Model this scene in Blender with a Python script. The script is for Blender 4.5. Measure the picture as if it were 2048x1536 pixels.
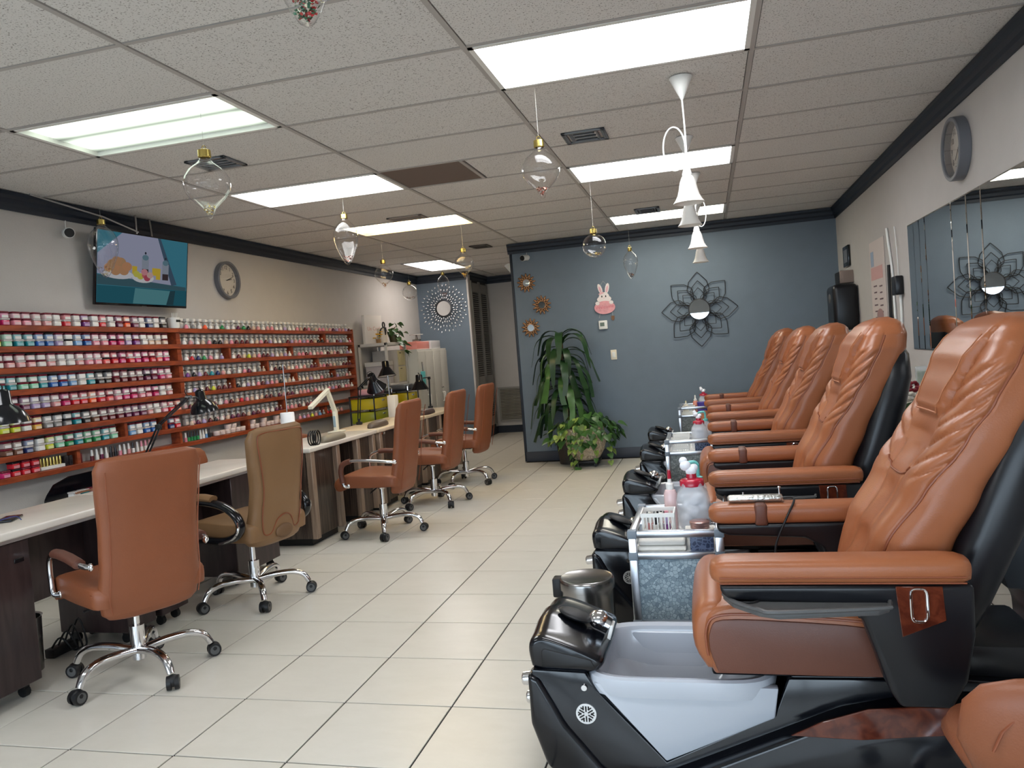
import bpy, bmesh, math, random
from mathutils import Vector, Matrix, Euler
random.seed(7)
for o in list(bpy.data.objects): bpy.data.objects.remove(o)
C = bpy.context.scene.collection
SC = bpy.context.scene
PI = math.pi
CEIL = 2.681
# ---------------------------------------------------------------- camera
cam_d = bpy.data.cameras.new('camera'); cam = bpy.data.objects.new('camera', cam_d); C.objects.link(cam)
cam_d.sensor_fit = 'HORIZONTAL'; cam_d.sensor_width = 36; cam_d.lens = 36*1551.07/2048
cam_d.clip_start = 0.02
_r = Vector((0.96689, 0.24277, -0.07863)); _d = Vector((-0.06631, -0.05853, -0.99608)); _f = Vector((-0.24642, 0.96832, -0.04049))
_m = Matrix((( _r.x, -_d.x, -_f.x), (_r.y, -_d.y, -_f.y), (_r.z, -_d.z, -_f.z)))
cam.matrix_world = Matrix.Translation((0, 0, 1.362)) @ _m.to_4x4()
SC.camera = cam
# ---------------------------------------------------------------- world, exposure
SC.view_settings.view_transform = 'Standard'; SC.view_settings.look = 'None'
SC.view_settings.gamma = 1; SC.view_settings.exposure = EXPOSURE = 1.05
SC.view_settings.use_curve_mapping = False
w = bpy.data.worlds.new('sky'); SC.world = w; w.use_nodes = True
nt = w.node_tree; bg = nt.nodes['Background']
bg.inputs['Color'].default_value = (0.74, 0.87, 1.0, 1); bg.inputs['Strength'].default_value = 3.6
LIGHT_GAIN = 6.6
# window portal: daylight enters through the shop front behind the camera
pd = bpy.data.lights.new('window_portal', 'AREA'); pd.shape = 'RECTANGLE'; pd.size = 5.6; pd.size_y = 1.75
po = bpy.data.objects.new('window_portal', pd); C.objects.link(po)
po.location = (-1.475, -2.3, 1.155); po.rotation_euler = (PI/2, 0, 0)
pd.cycles.is_portal = True
# ---------------------------------------------------------------- helpers
def tag(o, label=None, cat=None, group=None, kind=None):
    if label: o['label'] = label
    if cat: o['category'] = cat
    if group: o['group'] = group
    if kind: o['kind'] = kind
    return o
def thing(name, label, cat, loc=(0, 0, 0), rz=0, group=None, rot=None):
    o = bpy.data.objects.new(name, None); C.objects.link(o); o.empty_display_size = .05
    o.location = loc; o.rotation_euler = rot if rot else (0, 0, rz)
    return tag(o, label, cat, group)
def dup(root, loc=None, rz=None, label=None, group=None, skip=(), parent=None):
    r = root.copy(); C.objects.link(r)
    if parent is not None: r.parent = parent
    if loc is not None: r.location = loc
    if rz is not None: r.rotation_euler = (0, 0, rz)
    if label: r['label'] = label
    if group: r['group'] = group
    for ch in root.children:
        if ch.name.split('.')[0] in skip: continue
        dup(ch, parent=r)
    return r
class MB:
    """collects geometry; obj() links it as one mesh object"""
    def __init__(s): s.bm = bmesh.new(); s.mi = 0
    def _merge(s, b, mat=None):
        if mat: bmesh.ops.transform(b, matrix=mat, verts=b.verts)
        m = bpy.data.meshes.new('t')
        for f_ in b.faces: f_.material_index = s.mi
        b.to_mesh(m); b.free(); s.bm.from_mesh(m); bpy.data.meshes.remove(m)
        return s
    def box(s, c, d, bev=0, seg=2, rot=None, mat=None):
        b = bmesh.new(); bmesh.ops.create_cube(b, size=1)
        bmesh.ops.scale(b, vec=d, verts=b.verts)
        if bev: bmesh.ops.bevel(b, geom=b.edges[:], offset=bev, segments=seg, affect='EDGES', profile=.5)
        M = Matrix.Translation(c)
        if rot: M = M @ Euler(rot).to_matrix().to_4x4()
        if mat: M = mat @ M
        return s._merge(b, M)
    def cyl(s, p0, p1, r0, r1=None, n=14, cap=True):
        p0 = Vector(p0); p1 = Vector(p1); d = p1-p0; L = d.length
        b = bmesh.new(); bmesh.ops.create_cone(b, cap_ends=cap, segments=n, radius1=r0, radius2=r0 if r1 is None else r1, depth=L)
        q = d.to_track_quat('Z', 'Y').to_matrix().to_4x4()
        return s._merge(b, Matrix.Translation((p0+p1)/2) @ q)
    def sph(s, c, r, sc=(1, 1, 1), u=16, v=10, rot=None):
        b = bmesh.new(); bmesh.ops.create_uvsphere(b, u_segments=u, v_segments=v, radius=r)
        M = Matrix.Translation(c)
        if rot: M = M @ Euler(rot).to_matrix().to_4x4()
        return s._merge(b, M @ Matrix.Diagonal((*sc, 1)))
    def lathe(s, prof, n=24, c=(0, 0, 0), mat=None, cap0=False, cap1=False):
        b = bmesh.new(); rings = []
        for (r, z) in prof:
            if r < 1e-5: rings.append([b.verts.new((0, 0, z))])
            else: rings.append([b.verts.new((r*math.cos(2*PI*k/n), r*math.sin(2*PI*k/n), z)) for k in range(n)])
        for a, d in zip(rings, rings[1:]):
            for k in range(n):
                k2 = (k+1) % n
                if len(a) == 1 and len(d) == 1: continue
                if len(a) == 1: b.faces.new((a[0], d[k2], d[k]))
                elif len(d) == 1: b.faces.new((a[k], a[k2], d[0]))
                else: b.faces.new((a[k], a[k2], d[k2], d[k]))
        if cap0 and len(rings[0]) > 1: b.faces.new(rings[0][::-1])
        if cap1 and len(rings[-1]) > 1: b.faces.new(rings[-1])
        M = Matrix.Translation(c)
        if mat: M = M @ mat
        return s._merge(b, M)
    def tube(s, path, r, n=8, closed=False, cap=True, flat=None):
        path = [Vector(p) for p in path]; N = len(path); b = bmesh.new(); rings = []; prev = None
        for i, p in enumerate(path):
            if closed: t = path[(i+1) % N]-path[i-1]
            else: t = path[min(i+1, N-1)]-path[max(i-1, 0)]
            t.normalize()
            if prev is None:
                u = t.orthogonal().normalized() if flat is None else (Vector(flat)-t*Vector(flat).dot(t)).normalized()
            else:
                u = (prev-t*prev.dot(t)); u = u.normalized() if u.length > 1e-6 else t.orthogonal().normalized()
            prev = u; v = t.cross(u)
            rr = r[i] if isinstance(r, list) else r
            ru, rv = rr if isinstance(rr, tuple) else (rr, rr)
            rings.append([b.verts.new(p+u*ru*math.cos(2*PI*k/n)+v*rv*math.sin(2*PI*k/n)) for k in range(n)])
        prs = list(zip(rings, rings[1:]))+([(rings[-1], rings[0])] if closed else [])
        for a, d in prs:
            for k in range(n): b.faces.new((a[k], a[(k+1) % n], d[(k+1) % n], d[k]))
        if cap and not closed: b.faces.new(rings[0][::-1]); b.faces.new(rings[-1])
        return s._merge(b)
    def prism(s, poly, a0, a1, plane='xz', bev=0, seg=2):
        """extrude a 2d outline between a0 and a1 along the missing axis"""
        def P(u, v, a): return {'xz': (u, a, v), 'xy': (u, v, a), 'yz': (a, u, v)}[plane]
        b = bmesh.new()
        A = [b.verts.new(P(u, v, a0)) for u, v in poly]; B = [b.verts.new(P(u, v, a1)) for u, v in poly]
        n = len(poly)
        for k in range(n): b.faces.new((A[k], A[(k+1) % n], B[(k+1) % n], B[k]))
        b.faces.new(A[::-1]); b.faces.new(B)
        bmesh.ops.recalc_face_normals(b, faces=b.faces)
        if bev: bmesh.ops.bevel(b, geom=b.edges[:], offset=bev, segments=seg, affect='EDGES', profile=.5, clamp_overlap=True)
        return s._merge(b)
    def loft(s, rings, cap=True, closed=True):
        b = bmesh.new(); R_ = [[b.verts.new(p) for p in r] for r in rings]
        for a, d in zip(R_, R_[1:]):
            n = len(a)
            for k in range(n if closed else n-1): b.faces.new((a[k], a[(k+1) % n], d[(k+1) % n], d[k]))
        if cap: b.faces.new(R_[0][::-1]); b.faces.new(R_[-1])
        bmesh.ops.recalc_face_normals(b, faces=b.faces)
        return s._merge(b)
    def face(s, pts):
        b = bmesh.new(); b.faces.new([b.verts.new(p) for p in pts]); return s._merge(b)
    def obj(s, name, mats, parent=None, ang=40, smooth=True, loc=None, rot=None):
        me = bpy.data.meshes.new(name); s.bm.to_mesh(me); s.bm.free()
        for m in (mats if isinstance(mats, (list, tuple)) else [mats]): me.materials.append(m)
        if smooth:
            me.polygons.foreach_set('use_smooth', [True]*len(me.polygons)); me.set_sharp_from_angle(angle=math.radians(ang))
        o = bpy.data.objects.new(name, me); C.objects.link(o)
        if parent: o.parent = parent
        if loc: o.location = loc
        if rot: o.rotation_euler = rot
        return o
def inst(o, loc, parent=None, rot=None, scale=None, name=None):
    c = o.copy(); C.objects.link(c); c.location = loc
    if name: c.name = name
    if parent is not None: c.parent = parent
    if rot: c.rotation_euler = rot
    if scale: c.scale = scale
    return c
def superring(cx, cy, z, a, b, n=32, e=4.0, ph=0):
    out = []
    for k in range(n):
        t = 2*PI*(k+.5)/n; c, s_ = math.cos(t), math.sin(t)
        out.append((cx+a*math.copysign(abs(c)**(2/e), c), cy+b*math.copysign(abs(s_)**(2/e), s_), z))
    return out
def smooth_path(pts, k=6):
    """Catmull-Rom through points"""
    P = [Vector(p) for p in pts]; out = []
    for i in range(len(P)-1):
        p0, p1, p2, p3 = P[max(i-1, 0)], P[i], P[i+1], P[min(i+2, len(P)-1)]
        for j in range(k):
            t = j/k
            out.append(.5*((2*p1)+(p2-p0)*t+(2*p0-5*p1+4*p2-p3)*t*t+(3*p1-p0-3*p2+p3)*t**3))
    out.append(P[-1]); return out
def lerp(a, b, t): return a+(b-a)*t
def interp(xs, ys, x):
    if x <= xs[0]: return ys[0]
    for i in range(len(xs)-1):
        if x <= xs[i+1]:
            t = (x-xs[i])/(xs[i+1]-xs[i]); t = t*t*(3-2*t)*.5+t*.5
            return ys[i]+(ys[i+1]-ys[i])*t
    return ys[-1]
# lettering is turned into meshes while the scene is still empty
TXT = {}
for _t, _s in [(str(h), .05) for h in range(1, 13)]+[('Welcome', .055), ('Un Cool', .075)]:
    cu = bpy.data.curves.new('lettering', 'FONT'); cu.body = _t; cu.size = _s; cu.extrude = .0005; cu.align_x = 'CENTER'; cu.align_y = 'CENTER'; cu.resolution_u = 2
    o = bpy.data.objects.new('lettering', cu); C.objects.link(o)
    TXT[_t] = bpy.data.meshes.new_from_object(o.evaluated_get(bpy.context.evaluated_depsgraph_get())); bpy.data.objects.remove(o)
# ---------------------------------------------------------------- materials
def srgb(r, g, b):
    f_ = lambda v: ((v/255)/12.92 if v/255 <= .04045 else ((v/255+.055)/1.055)**2.4)
    return (f_(r), f_(g), f_(b), 1)
def mat(name, col, rough=.5, metal=0, bump=0, bscale=80, var=0, vscale=6, stretch=None, coat=0, trans=0, ior=1.45, emit=None, es=0, sheen=0, spec=.5):
    m = bpy.data.materials.new(name); m.use_nodes = True; n = m.node_tree.nodes; l = m.node_tree.links
    p = n['Principled BSDF']; c = srgb(*col) if len(col) == 3 else col
    p.inputs['Base Color'].default_value = c; p.inputs['Roughness'].default_value = rough; p.inputs['Metallic'].default_value = metal
    p.inputs['Coat Weight'].default_value = coat; p.inputs['Coat Roughness'].default_value = .08
    p.inputs['Transmission Weight'].default_value = trans; p.inputs['IOR'].default_value = ior
    p.inputs['Specular IOR Level'].default_value = spec
    if emit: p.inputs['Emission Color'].default_value = srgb(*emit); p.inputs['Emission Strength'].default_value = es
    if var or bump:
        tc = n.new('ShaderNodeTexCoord'); mp = n.new('ShaderNodeMapping'); l.new(tc.outputs['Object'], mp.inputs[0])
        if stretch: mp.inputs['Scale'].default_value = stretch
    if var:
        nz = n.new('ShaderNodeTexNoise'); nz.inputs['Scale'].default_value = vscale; nz.inputs['Detail'].default_value = 5; l.new(mp.outputs[0], nz.inputs['Vector'])
        r = n.new('ShaderNodeValToRGB'); l.new(nz.outputs['Fac'], r.inputs[0])
        r.color_ramp.elements[0].position = .3; r.color_ramp.elements[1].position = .7
        r.color_ramp.elements[0].color = tuple(min(1, v*(1-var)) for v in c[:3])+(1,); r.color_ramp.elements[1].color = tuple(min(1, v*(1+var)) for v in c[:3])+(1,)
        l.new(r.outputs[0], p.inputs['Base Color'])
    if bump:
        nb = n.new('ShaderNodeTexNoise'); nb.inputs['Scale'].default_value = bscale; nb.inputs['Detail'].default_value = 3; l.new(mp.outputs[0], nb.inputs['Vector'])
        bp = n.new('ShaderNodeBump'); bp.inputs['Strength'].default_value = bump; bp.inputs['Distance'].default_value = .004
        l.new(nb.outputs['Fac'], bp.inputs['Height']); l.new(bp.outputs[0], p.inputs['Normal'])
    return m
def glassy(name, tint=(1, 1, 1), rough=.02, edge=.85, body=0.0):
    """thin clear glass: sees through head on, mirrors at grazing angles"""
    m = bpy.data.materials.new(name); m.use_nodes = True; n = m.node_tree.nodes; l = m.node_tree.links
    n.remove(n['Principled BSDF']); out = n['Material Output']
    tr = n.new('ShaderNodeBsdfTransparent'); tr.inputs[0].default_value = (*tint, 1)
    gl = n.new('ShaderNodeBsdfGlossy'); gl.inputs['Roughness'].default_value = rough
    fr = n.new('ShaderNodeLayerWeight'); fr.inputs['Blend'].default_value = .5
    pw_ = n.new('ShaderNodeMath'); pw_.operation = 'POWER'; pw_.inputs[1].default_value = 2.6; l.new(fr.outputs['Facing'], pw_.inputs[0])
    ad = n.new('ShaderNodeMath'); ad.operation = 'MULTIPLY_ADD'; ad.inputs[1].default_value = edge; ad.inputs[2].default_value = .035+body
    l.new(pw_.outputs[0], ad.inputs[0])
    mx = n.new('ShaderNodeMixShader'); l.new(ad.outputs[0], mx.inputs[0]); l.new(tr.outputs[0], mx.inputs[1]); l.new(gl.outputs[0], mx.inputs[2])
    l.new(mx.outputs[0], out.inputs[0]); return m
def milky(name, col, clear):
    m = bpy.data.materials.new(name); m.use_nodes = True; n = m.node_tree.nodes; l = m.node_tree.links
    p = n['Principled BSDF']; p.inputs['Base Color'].default_value = srgb(*col); p.inputs['Roughness'].default_value = .25
    tr = n.new('ShaderNodeBsdfTransparent'); mx = n.new('ShaderNodeMixShader'); mx.inputs[0].default_value = clear
    l.new(p.outputs[0], mx.inputs[1]); l.new(tr.outputs[0], mx.inputs[2]); l.new(mx.outputs[0], n['Material Output'].inputs[0]); return m
def woodmat(name, c1, c2, rough=.35, scale=(1, 12, 1), vs=6, coat=.2):
    m = mat(name, c1, rough, coat=coat); n = m.node_tree.nodes; l = m.node_tree.links; p = n['Principled BSDF']
    tc = n.new('ShaderNodeTexCoord'); mp = n.new('ShaderNodeMapping'); mp.inputs['Scale'].default_value = scale; l.new(tc.outputs['Object'], mp.inputs[0])
    nz = n.new('ShaderNodeTexNoise'); nz.inputs['Scale'].default_value = vs; nz.inputs['Detail'].default_value = 6; nz.inputs['Distortion'].default_value = .6; l.new(mp.outputs[0], nz.inputs['Vector'])
    r = n.new('ShaderNodeValToRGB'); l.new(nz.outputs['Fac'], r.inputs[0]); r.color_ramp.elements[0].position = .38; r.color_ramp.elements[1].position = .62
    r.color_ramp.elements[0].color = srgb(*c1); r.color_ramp.elements[1].color = srgb(*c2); l.new(r.outputs[0], p.inputs['Base Color']); return m
def vormat(name, cols, scale=40, rough=.4, feature='F1', mort=None, coat=0):
    m = mat(name, cols[0], rough, coat=coat); n = m.node_tree.nodes; l = m.node_tree.links; p = n['Principled BSDF']
    tc = n.new('ShaderNodeTexCoord'); vz = n.new('ShaderNodeTexVoronoi'); vz.inputs['Scale'].default_value = scale; l.new(tc.outputs['Object'], vz.inputs['Vector'])
    sp = n.new('ShaderNodeSeparateColor'); l.new(vz.outputs['Color'], sp.inputs[0])
    r = n.new('ShaderNodeValToRGB'); l.new(sp.outputs[0], r.inputs[0]); e = r.color_ramp.elements
    while len(e) < len(cols): e.new(.5)
    for k, c in enumerate(cols): e[k].position = k/(len(cols)-1); e[k].color = srgb(*c)
    src = r.outputs[0]
    if mort:
        v2 = n.new('ShaderNodeTexVoronoi'); v2.feature = 'DISTANCE_TO_EDGE'; v2.inputs['Scale'].default_value = scale; l.new(tc.outputs['Object'], v2.inputs['Vector'])
        lt = n.new('ShaderNodeMath'); lt.operation = 'LESS_THAN'; lt.inputs[1].default_value = mort[1]; l.new(v2.outputs['Distance'], lt.inputs[0])
        mx = n.new('ShaderNodeMix'); mx.data_type = 'RGBA'; l.new(lt.outputs[0], mx.inputs[0]); l.new(src, mx.inputs[6]); mx.inputs[7].default_value = srgb(*mort[0]); src = mx.outputs[2]
    l.new(src, p.inputs['Base Color']); return m
def emat(name, col, s):
    m = bpy.data.materials.new(name); m.use_nodes = True; n = m.node_tree.nodes; n.remove(n['Principled BSDF'])
    e = n.new('ShaderNodeEmission'); e.inputs[0].default_value = srgb(*col); e.inputs[1].default_value = s
    m.node_tree.links.new(e.outputs[0], n['Material Output'].inputs[0]); return m
def seam_tex(m): return m
WALL = mat('paint_grey', (186, 182, 178), .75, bump=.25, bscale=120, var=.02)
BLUE = mat('paint_slate_blue', (106, 119, 132), .7, bump=.25, bscale=120, var=.03)
TRIM = mat('trim_navy', (30, 38, 50), .5)
TBAR = mat('grid_bar', (176, 172, 168), .55)
GROUT = mat('grout', (40, 34, 33), .85)
CHROME = mat('chrome', (225, 225, 228), .08, 1)
ALU = mat('aluminium', (205, 208, 214), .28, 1)
STEEL = mat('brushed_steel', (150, 148, 146), .25, 1)
BLACKG = mat('black_gloss', (9, 11, 17), .17, coat=.1)
BLACKM = mat('black_matte', (18, 18, 20), .5)
BLACKS = mat('black_satin', (16, 17, 22), .32)
DGREY = mat('dark_grey_plastic', (84, 84, 84), .45, bump=.15, bscale=300)
WHITEP = mat('white_plastic', (232, 232, 228), .35)
CERAM = mat('basin_white', (182, 187, 196), .18, coat=.4)
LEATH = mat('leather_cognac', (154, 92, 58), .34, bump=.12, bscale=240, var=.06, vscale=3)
LEATHD = mat('leather_cognac_dark_shaded', (100, 61, 48), .42, bump=.12, bscale=240, var=.05, vscale=3)  # darker leather; the shade on the seat sides is put into this colour
LEATHO = mat('leather_office', (132, 76, 48), .45, bump=.15, bscale=200, var=.06, vscale=3)
LEATHT = mat('leather_tan', (130, 98, 66), .45, bump=.15, bscale=200, var=.05, vscale=3)
STITCH = mat('stitch', (172, 112, 78), .6)
PIPING = mat('piping', (132, 72, 46), .4)
MIRROR = mat('mirror', (225, 228, 230), .01, 1)
GLASS = glassy('clear_glass')
GOLD = mat('gold', (214, 192, 112), .25, 1)
BURL = woodmat('burl_wood', (70, 28, 18), (96, 44, 28), .15, (2, 2, 2), 14, .6)
REDWOOD = woodmat('red_wood', (122, 50, 26), (158, 72, 36), .4, (4, 1.2, 6), 5)
DARKWOOD = woodmat('dark_wood', (44, 32, 32), (58, 44, 44), .4, (6, 6, .8), 4)
ZEBRA = woodmat('zebra_wood', (40, 30, 26), (84, 70, 60), .4, (30, 30, 1), 3)
LSTRIP = woodmat('light_strip', (128, 108, 92), (150, 130, 112), .4, (20, 20, 1), 3)
WORKTOP = mat('worktop_stone', (222, 216, 206), .22, var=.05, vscale=4)
# ================================================================ the room
XL, XR, YB, YF = -4.42, 1.47, 9.30, -2.3
def struct(o): o['kind'] = 'structure'; return o
def tilemat():
    m = mat('ceiling_tile', (200, 196, 192), .9); n = m.node_tree.nodes; l = m.node_tree.links; p = n['Principled BSDF']
    tc = n.new('ShaderNodeTexCoord'); oi = n.new('ShaderNodeObjectInfo'); ad = n.new('ShaderNodeVectorMath'); ad.operation = 'MULTIPLY_ADD'
    l.new(oi.outputs['Random'], ad.inputs[0]); ad.inputs[1].default_value = (7, 5, 3); l.new(tc.outputs['Object'], ad.inputs[2])
    nz = n.new('ShaderNodeTexNoise'); nz.inputs['Scale'].default_value = 130; nz.inputs['Detail'].default_value = 2; nz.inputs['Roughness'].default_value = .6; l.new(ad.outputs[0], nz.inputs['Vector'])
    r = n.new('ShaderNodeValToRGB'); l.new(nz.outputs['Fac'], r.inputs[0]); e = r.color_ramp.elements
    e[0].position = .33; e[0].color = srgb(140, 136, 132); e[1].position = .42; e[1].color = srgb(218, 216, 213)
    l.new(r.outputs[0], p.inputs['Base Color'])
    bp = n.new('ShaderNodeBump'); bp.inputs['Strength'].default_value = .4; bp.inputs['Distance'].default_value = .003; l.new(nz.outputs['Fac'], bp.inputs['Height']); l.new(bp.outputs[0], p.inputs['Normal'])
    return m
def floormat():
    m = mat('floor_tile', (196, 188, 174), .26); n = m.node_tree.nodes; l = m.node_tree.links; p = n['Principled BSDF']
    tc = n.new('ShaderNodeTexCoord'); oi = n.new('ShaderNodeObjectInfo'); ad = n.new('ShaderNodeVectorMath'); ad.operation = 'MULTIPLY_ADD'
    l.new(oi.outputs['Random'], ad.inputs[0]); ad.inputs[1].default_value = (17, 9, 3); l.new(tc.outputs['Object'], ad.inputs[2])
    mp = n.new('ShaderNodeMapping'); mp.inputs['Scale'].default_value = (1, 2.2, 1); l.new(ad.outputs[0], mp.inputs[0])
    nz = n.new('ShaderNodeTexNoise'); nz.inputs['Scale'].default_value = 4; nz.inputs['Detail'].default_value = 9; nz.inputs['Roughness'].default_value = .7; nz.inputs['Distortion'].default_value = .3; l.new(mp.outputs[0], nz.inputs['Vector'])
    r = n.new('ShaderNodeValToRGB'); l.new(nz.outputs['Fac'], r.inputs[0]); e = r.color_ramp.elements
    e[0].position = .25; e[0].color = srgb(203, 198, 186); e[1].position = .8; e[1].color = srgb(213, 208, 197)
    l.new(r.outputs[0], p.inputs['Base Color'])
    rr = n.new('ShaderNodeMapRange'); l.new(nz.outputs['Fac'], rr.inputs[0]); rr.inputs[3].default_value = .27; rr.inputs[4].default_value = .29; l.new(rr.outputs[0], p.inputs['Roughness'])
    return m
CTILE = tilemat(); FTILE = floormat()
# floor: dark joint bed with loose-laid tiles on it
fl = struct(MB().box(((XL+XR)/2, 5.3, -.06), (XR-XL+.4, 15.5, .112)).obj('floor', GROUT, smooth=False))
P_ = .457; tile0 = MB().box((0, 0, -.006), (P_-.007, P_-.007, .012), bev=.0012, seg=1).obj('tile', FTILE, fl); first = True
def xl(k): return -1.06+P_*k
def cut_tile(name, x0, x1, y0, y1, m, parent, z, h, g):
    return MB().box((0, 0, 0), (x1-x0-g, y1-y0-g, h)).obj(name, m, parent, loc=((x0+x1)/2, (y0+y1)/2, z))
for j in range(-2, 22):
    y0 = 2.808+P_*j; y1 = y0+P_
    if y0 > 12.85: break
    for k in range(-8, 6):
        x0 = xl(k); x1 = x0+P_
        if x1 < XL+.02 or x0 > XR-.02: continue
        lim = XR if y0 < 9.2 else -2.25
        if x0 > lim-.02: continue
        cx0, cx1, cy1 = max(x0, XL), min(x1, lim), min(y1, 12.85)
        if cx1-cx0 < P_-.01 or cy1-y0 < P_-.01:
            if cx1-cx0 > .03 and cy1-y0 > .03: cut_tile('tile', cx0, cx1, y0, cy1, FTILE, fl, -.006, .012, .007)
        elif first: tile0.location = ((x0+x1)/2, (y0+y1)/2, 0); first = False
        else: inst(tile0, ((x0+x1)/2, (y0+y1)/2, 0), fl)
# the strip towards the shop front, under and behind the camera
MB().box(((XL+XR)/2, (YF+1.89)/2, -.006), (XR-XL, 1.89-YF, .012)).obj('front_tile_field', FTILE, fl, smooth=False)
# ceiling: slab, lay-in tiles, grid bars
ce = struct(MB().box(((XL+XR)/2, 5.3, CEIL+.1), (XR-XL+.4, 15.5, .10)).obj('ceiling', mat('plenum_shade', (46, 44, 42), .9), smooth=False))  # slab coloured dark to stand for shade in the gaps beside the bars
gx = [-.926+1.2192*k for k in range(-3, 3)]; gy = lambda j: 3.873+.6096*j
LIGHTS = {}
def cell(k, j): return (max(gx[k], XL), min(gx[k+1], XR), gy(j), gy(j+1))
LCELLS = [(1, -1, 'a'), (1, 2, 'b'), (1, 5, 'c'), (3, -1, 'd'), (3, 3, 'e'), (3, 7, 'f'), (1, -5, 'g'), (3, -5, 'h')]
skip = {(k, j) for k, j, _ in LCELLS}
proto = {}
for j in range(-10, 15):
    for k in range(5):
        if (k, j) in skip: continue
        x0, x1, y0, y1 = cell(k, j)
        y1 = min(y1, 12.85); y0 = max(y0, YF)
        if y1 > 9.35 and y0 > 9.25 and x0 > -2.3: continue
        if y0 >= 9.2 and x1 > -2.25: x1 = -2.25
        if y1-y0 < .05 or x1-x0 < .05: continue
        if (k, j) == (2, 2):
            cut_tile('return_air_panel', x0+.01, x0+.60, y0+.01, y1-.01, mat('brown_panel', (112, 98, 90), .8), ce, CEIL+.016, .018, 0)
            x0 += .62
        if k == 0 and j in (10, 11): x0, x1 = x0, -3.98
        key = (round(x1-x0, 3), round(y1-y0, 3))
        if key not in proto: proto[key] = cut_tile('ceiling_tile', x0, x1, y0, y1, CTILE, ce, CEIL+.013, .016, .031)
        else: inst(proto[key], ((x0+x1)/2, (y0+y1)/2, CEIL+.013+random.uniform(-.001, .002)), ce)
for k in range(1, 5):
    x = gx[k]; yend = 12.85 if x < -2.3 else 9.3
    if k == 2: yend = 9.3
    MB().box((x, (YF+yend)/2, CEIL+.005), (.024, yend-YF, .010)).box((x, (YF+yend)/2, CEIL+.02), (.004, yend-YF, .03)).obj('grid_bar', TBAR, ce, smooth=False)
for j in range(-9, 15):
    y = gy(j); xe = XR if y < 9.25 else -2.25
    if y > 12.85: break
    MB().box(((XL+xe)/2, y, CEIL+.007), (xe-XL, .022, .009)).obj('grid_bar', TBAR, ce, smooth=False)
MB().box((gx[2]+.61, (gy(2)+gy(3))/2, CEIL+.006), (.024, .6, .012)).obj('grid_bar', TBAR, ce, smooth=False)
# walls
struct(MB().box((XL-.06, 5.3, CEIL/2+.05), (.12, 15.4, CEIL+.1)).obj('wall_left', WALL, smooth=False))
struct(MB().box((XR+.06, 3.55, CEIL/2+.05), (.12, 11.8, CEIL+.1)).obj('wall_right', WALL, smooth=False))
struct(MB().box(((XR-2.25)/2, YB+.07, CEIL/2+.05), (XR+2.25, .14, CEIL+.1)).obj('wall_back', BLUE, smooth=False))
struct(MB().box((-2.18, 11.15, CEIL/2+.05), (.14, 3.5, CEIL+.1)).obj('wall_partition', WALL, smooth=False))
struct(MB().box((-4.0, 11.76, CEIL/2+.05), (.84, .12, CEIL+.1)).obj('wall_alcove', BLUE, smooth=False))
struct(MB().box((-2.9, 12.91, CEIL/2+.05), (1.6, .12, CEIL+.1)).obj('wall_hall', WALL, smooth=False))
struct(MB().box((-3.64, 12.33, CEIL/2+.05), (.10, 1.04, CEIL+.1)).obj('wall_closet', mat('closet_grey', (150, 148, 142), .6), smooth=False))
# shop front behind the camera: low wall, header, mullions, panes
fw = MB().box(((XL+XR)/2, YF-.06, .15), (XR-XL+.24, .12, .3)).box(((XL+XR)/2, YF-.06, 2.40), (XR-XL+.24, .12, .78))  # unseen header lowered to keep the sky out of the lotus mirror
for x in (XL-.03, -2.45, -.5, XR+.03): fw.box((x, YF-.06, 1.4), (.1, .12, 2.3))
struct(fw.obj('wall_front', mat('shopfront_frame', (150, 148, 146), .6), smooth=False))
PANE = glassy('window_glass', (.97, .99, 1), 0, .1)
for k, (a, b) in enumerate(((XL+.02, -2.5), (-2.4, -.55), (-.45, XR-.02))):
    struct(MB().box(((a+b)/2, YF-.06, 1.155), (b-a, .01, 1.72)).obj('window_%d' % (k+1), PANE, smooth=False))
struct(MB().box((-1.5, -9, -.1), (30, 13.3, .1)).obj('ground', mat('pavement', (150, 148, 145), .9), smooth=False))
# crown trim
def crown(name, pts, inward):
    """pts: two ends on the wall line; inward: unit vector into the room"""
    a, b = Vector((*pts[0], 0)), Vector((*pts[1], 0)); n = Vector((*inward, 0)); d = (b-a).normalized()
    prof = [(0, 0), (.014, 0), (.016, .03), (.03, .045), (.034, .075), (.05, .095), (.052, .118), (0, .118)]
    r0 = [a+n*u+Vector((0, 0, CEIL-.12+v)) for u, v in prof]; r1 = [b+n*u+Vector((0, 0, CEIL-.12+v)) for u, v in prof]
    m = MB(); m.loft([r0, r1]); return struct(m.obj(name, TRIM, ang=25))
crown('trim_1', ((XL, YF), (XL, 11.7)), (1, 0)); crown('trim_2', ((XR, YF), (XR, YB)), (-1, 0))
crown('trim_3', ((-2.29, YB), (XR, YB)), (0, -1)); crown('trim_4', ((XL, 11.7), (-3.58, 11.7)), (0, -1))
crown('trim_5', ((-3.59, 11.66), (-3.59, 12.85)), (1, 0)); crown('trim_6', ((-3.59, 12.85), (-2.25, 12.85)), (0, -1))
struct(MB().box((-2.256, YB+.05, CEIL/2-.06), (.03, .13, CEIL-.12), bev=.004).obj('trim_7', TRIM))
DBASE = mat('base_grey', (66, 70, 80), .45)
struct(MB().box(((XR-2.25)/2, YB-.008, .06), (XR+2.25, .016, .12), bev=.003).obj('baseboard_back', DBASE))
struct(MB().box((-2.9, 12.84, .06), (1.36, .02, .12)).obj('baseboard_hall', TRIM)); struct(MB().box((-3.575, 12.3, .06), (.02, 1.1, .12)).obj('baseboard_closet', TRIM))
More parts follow.
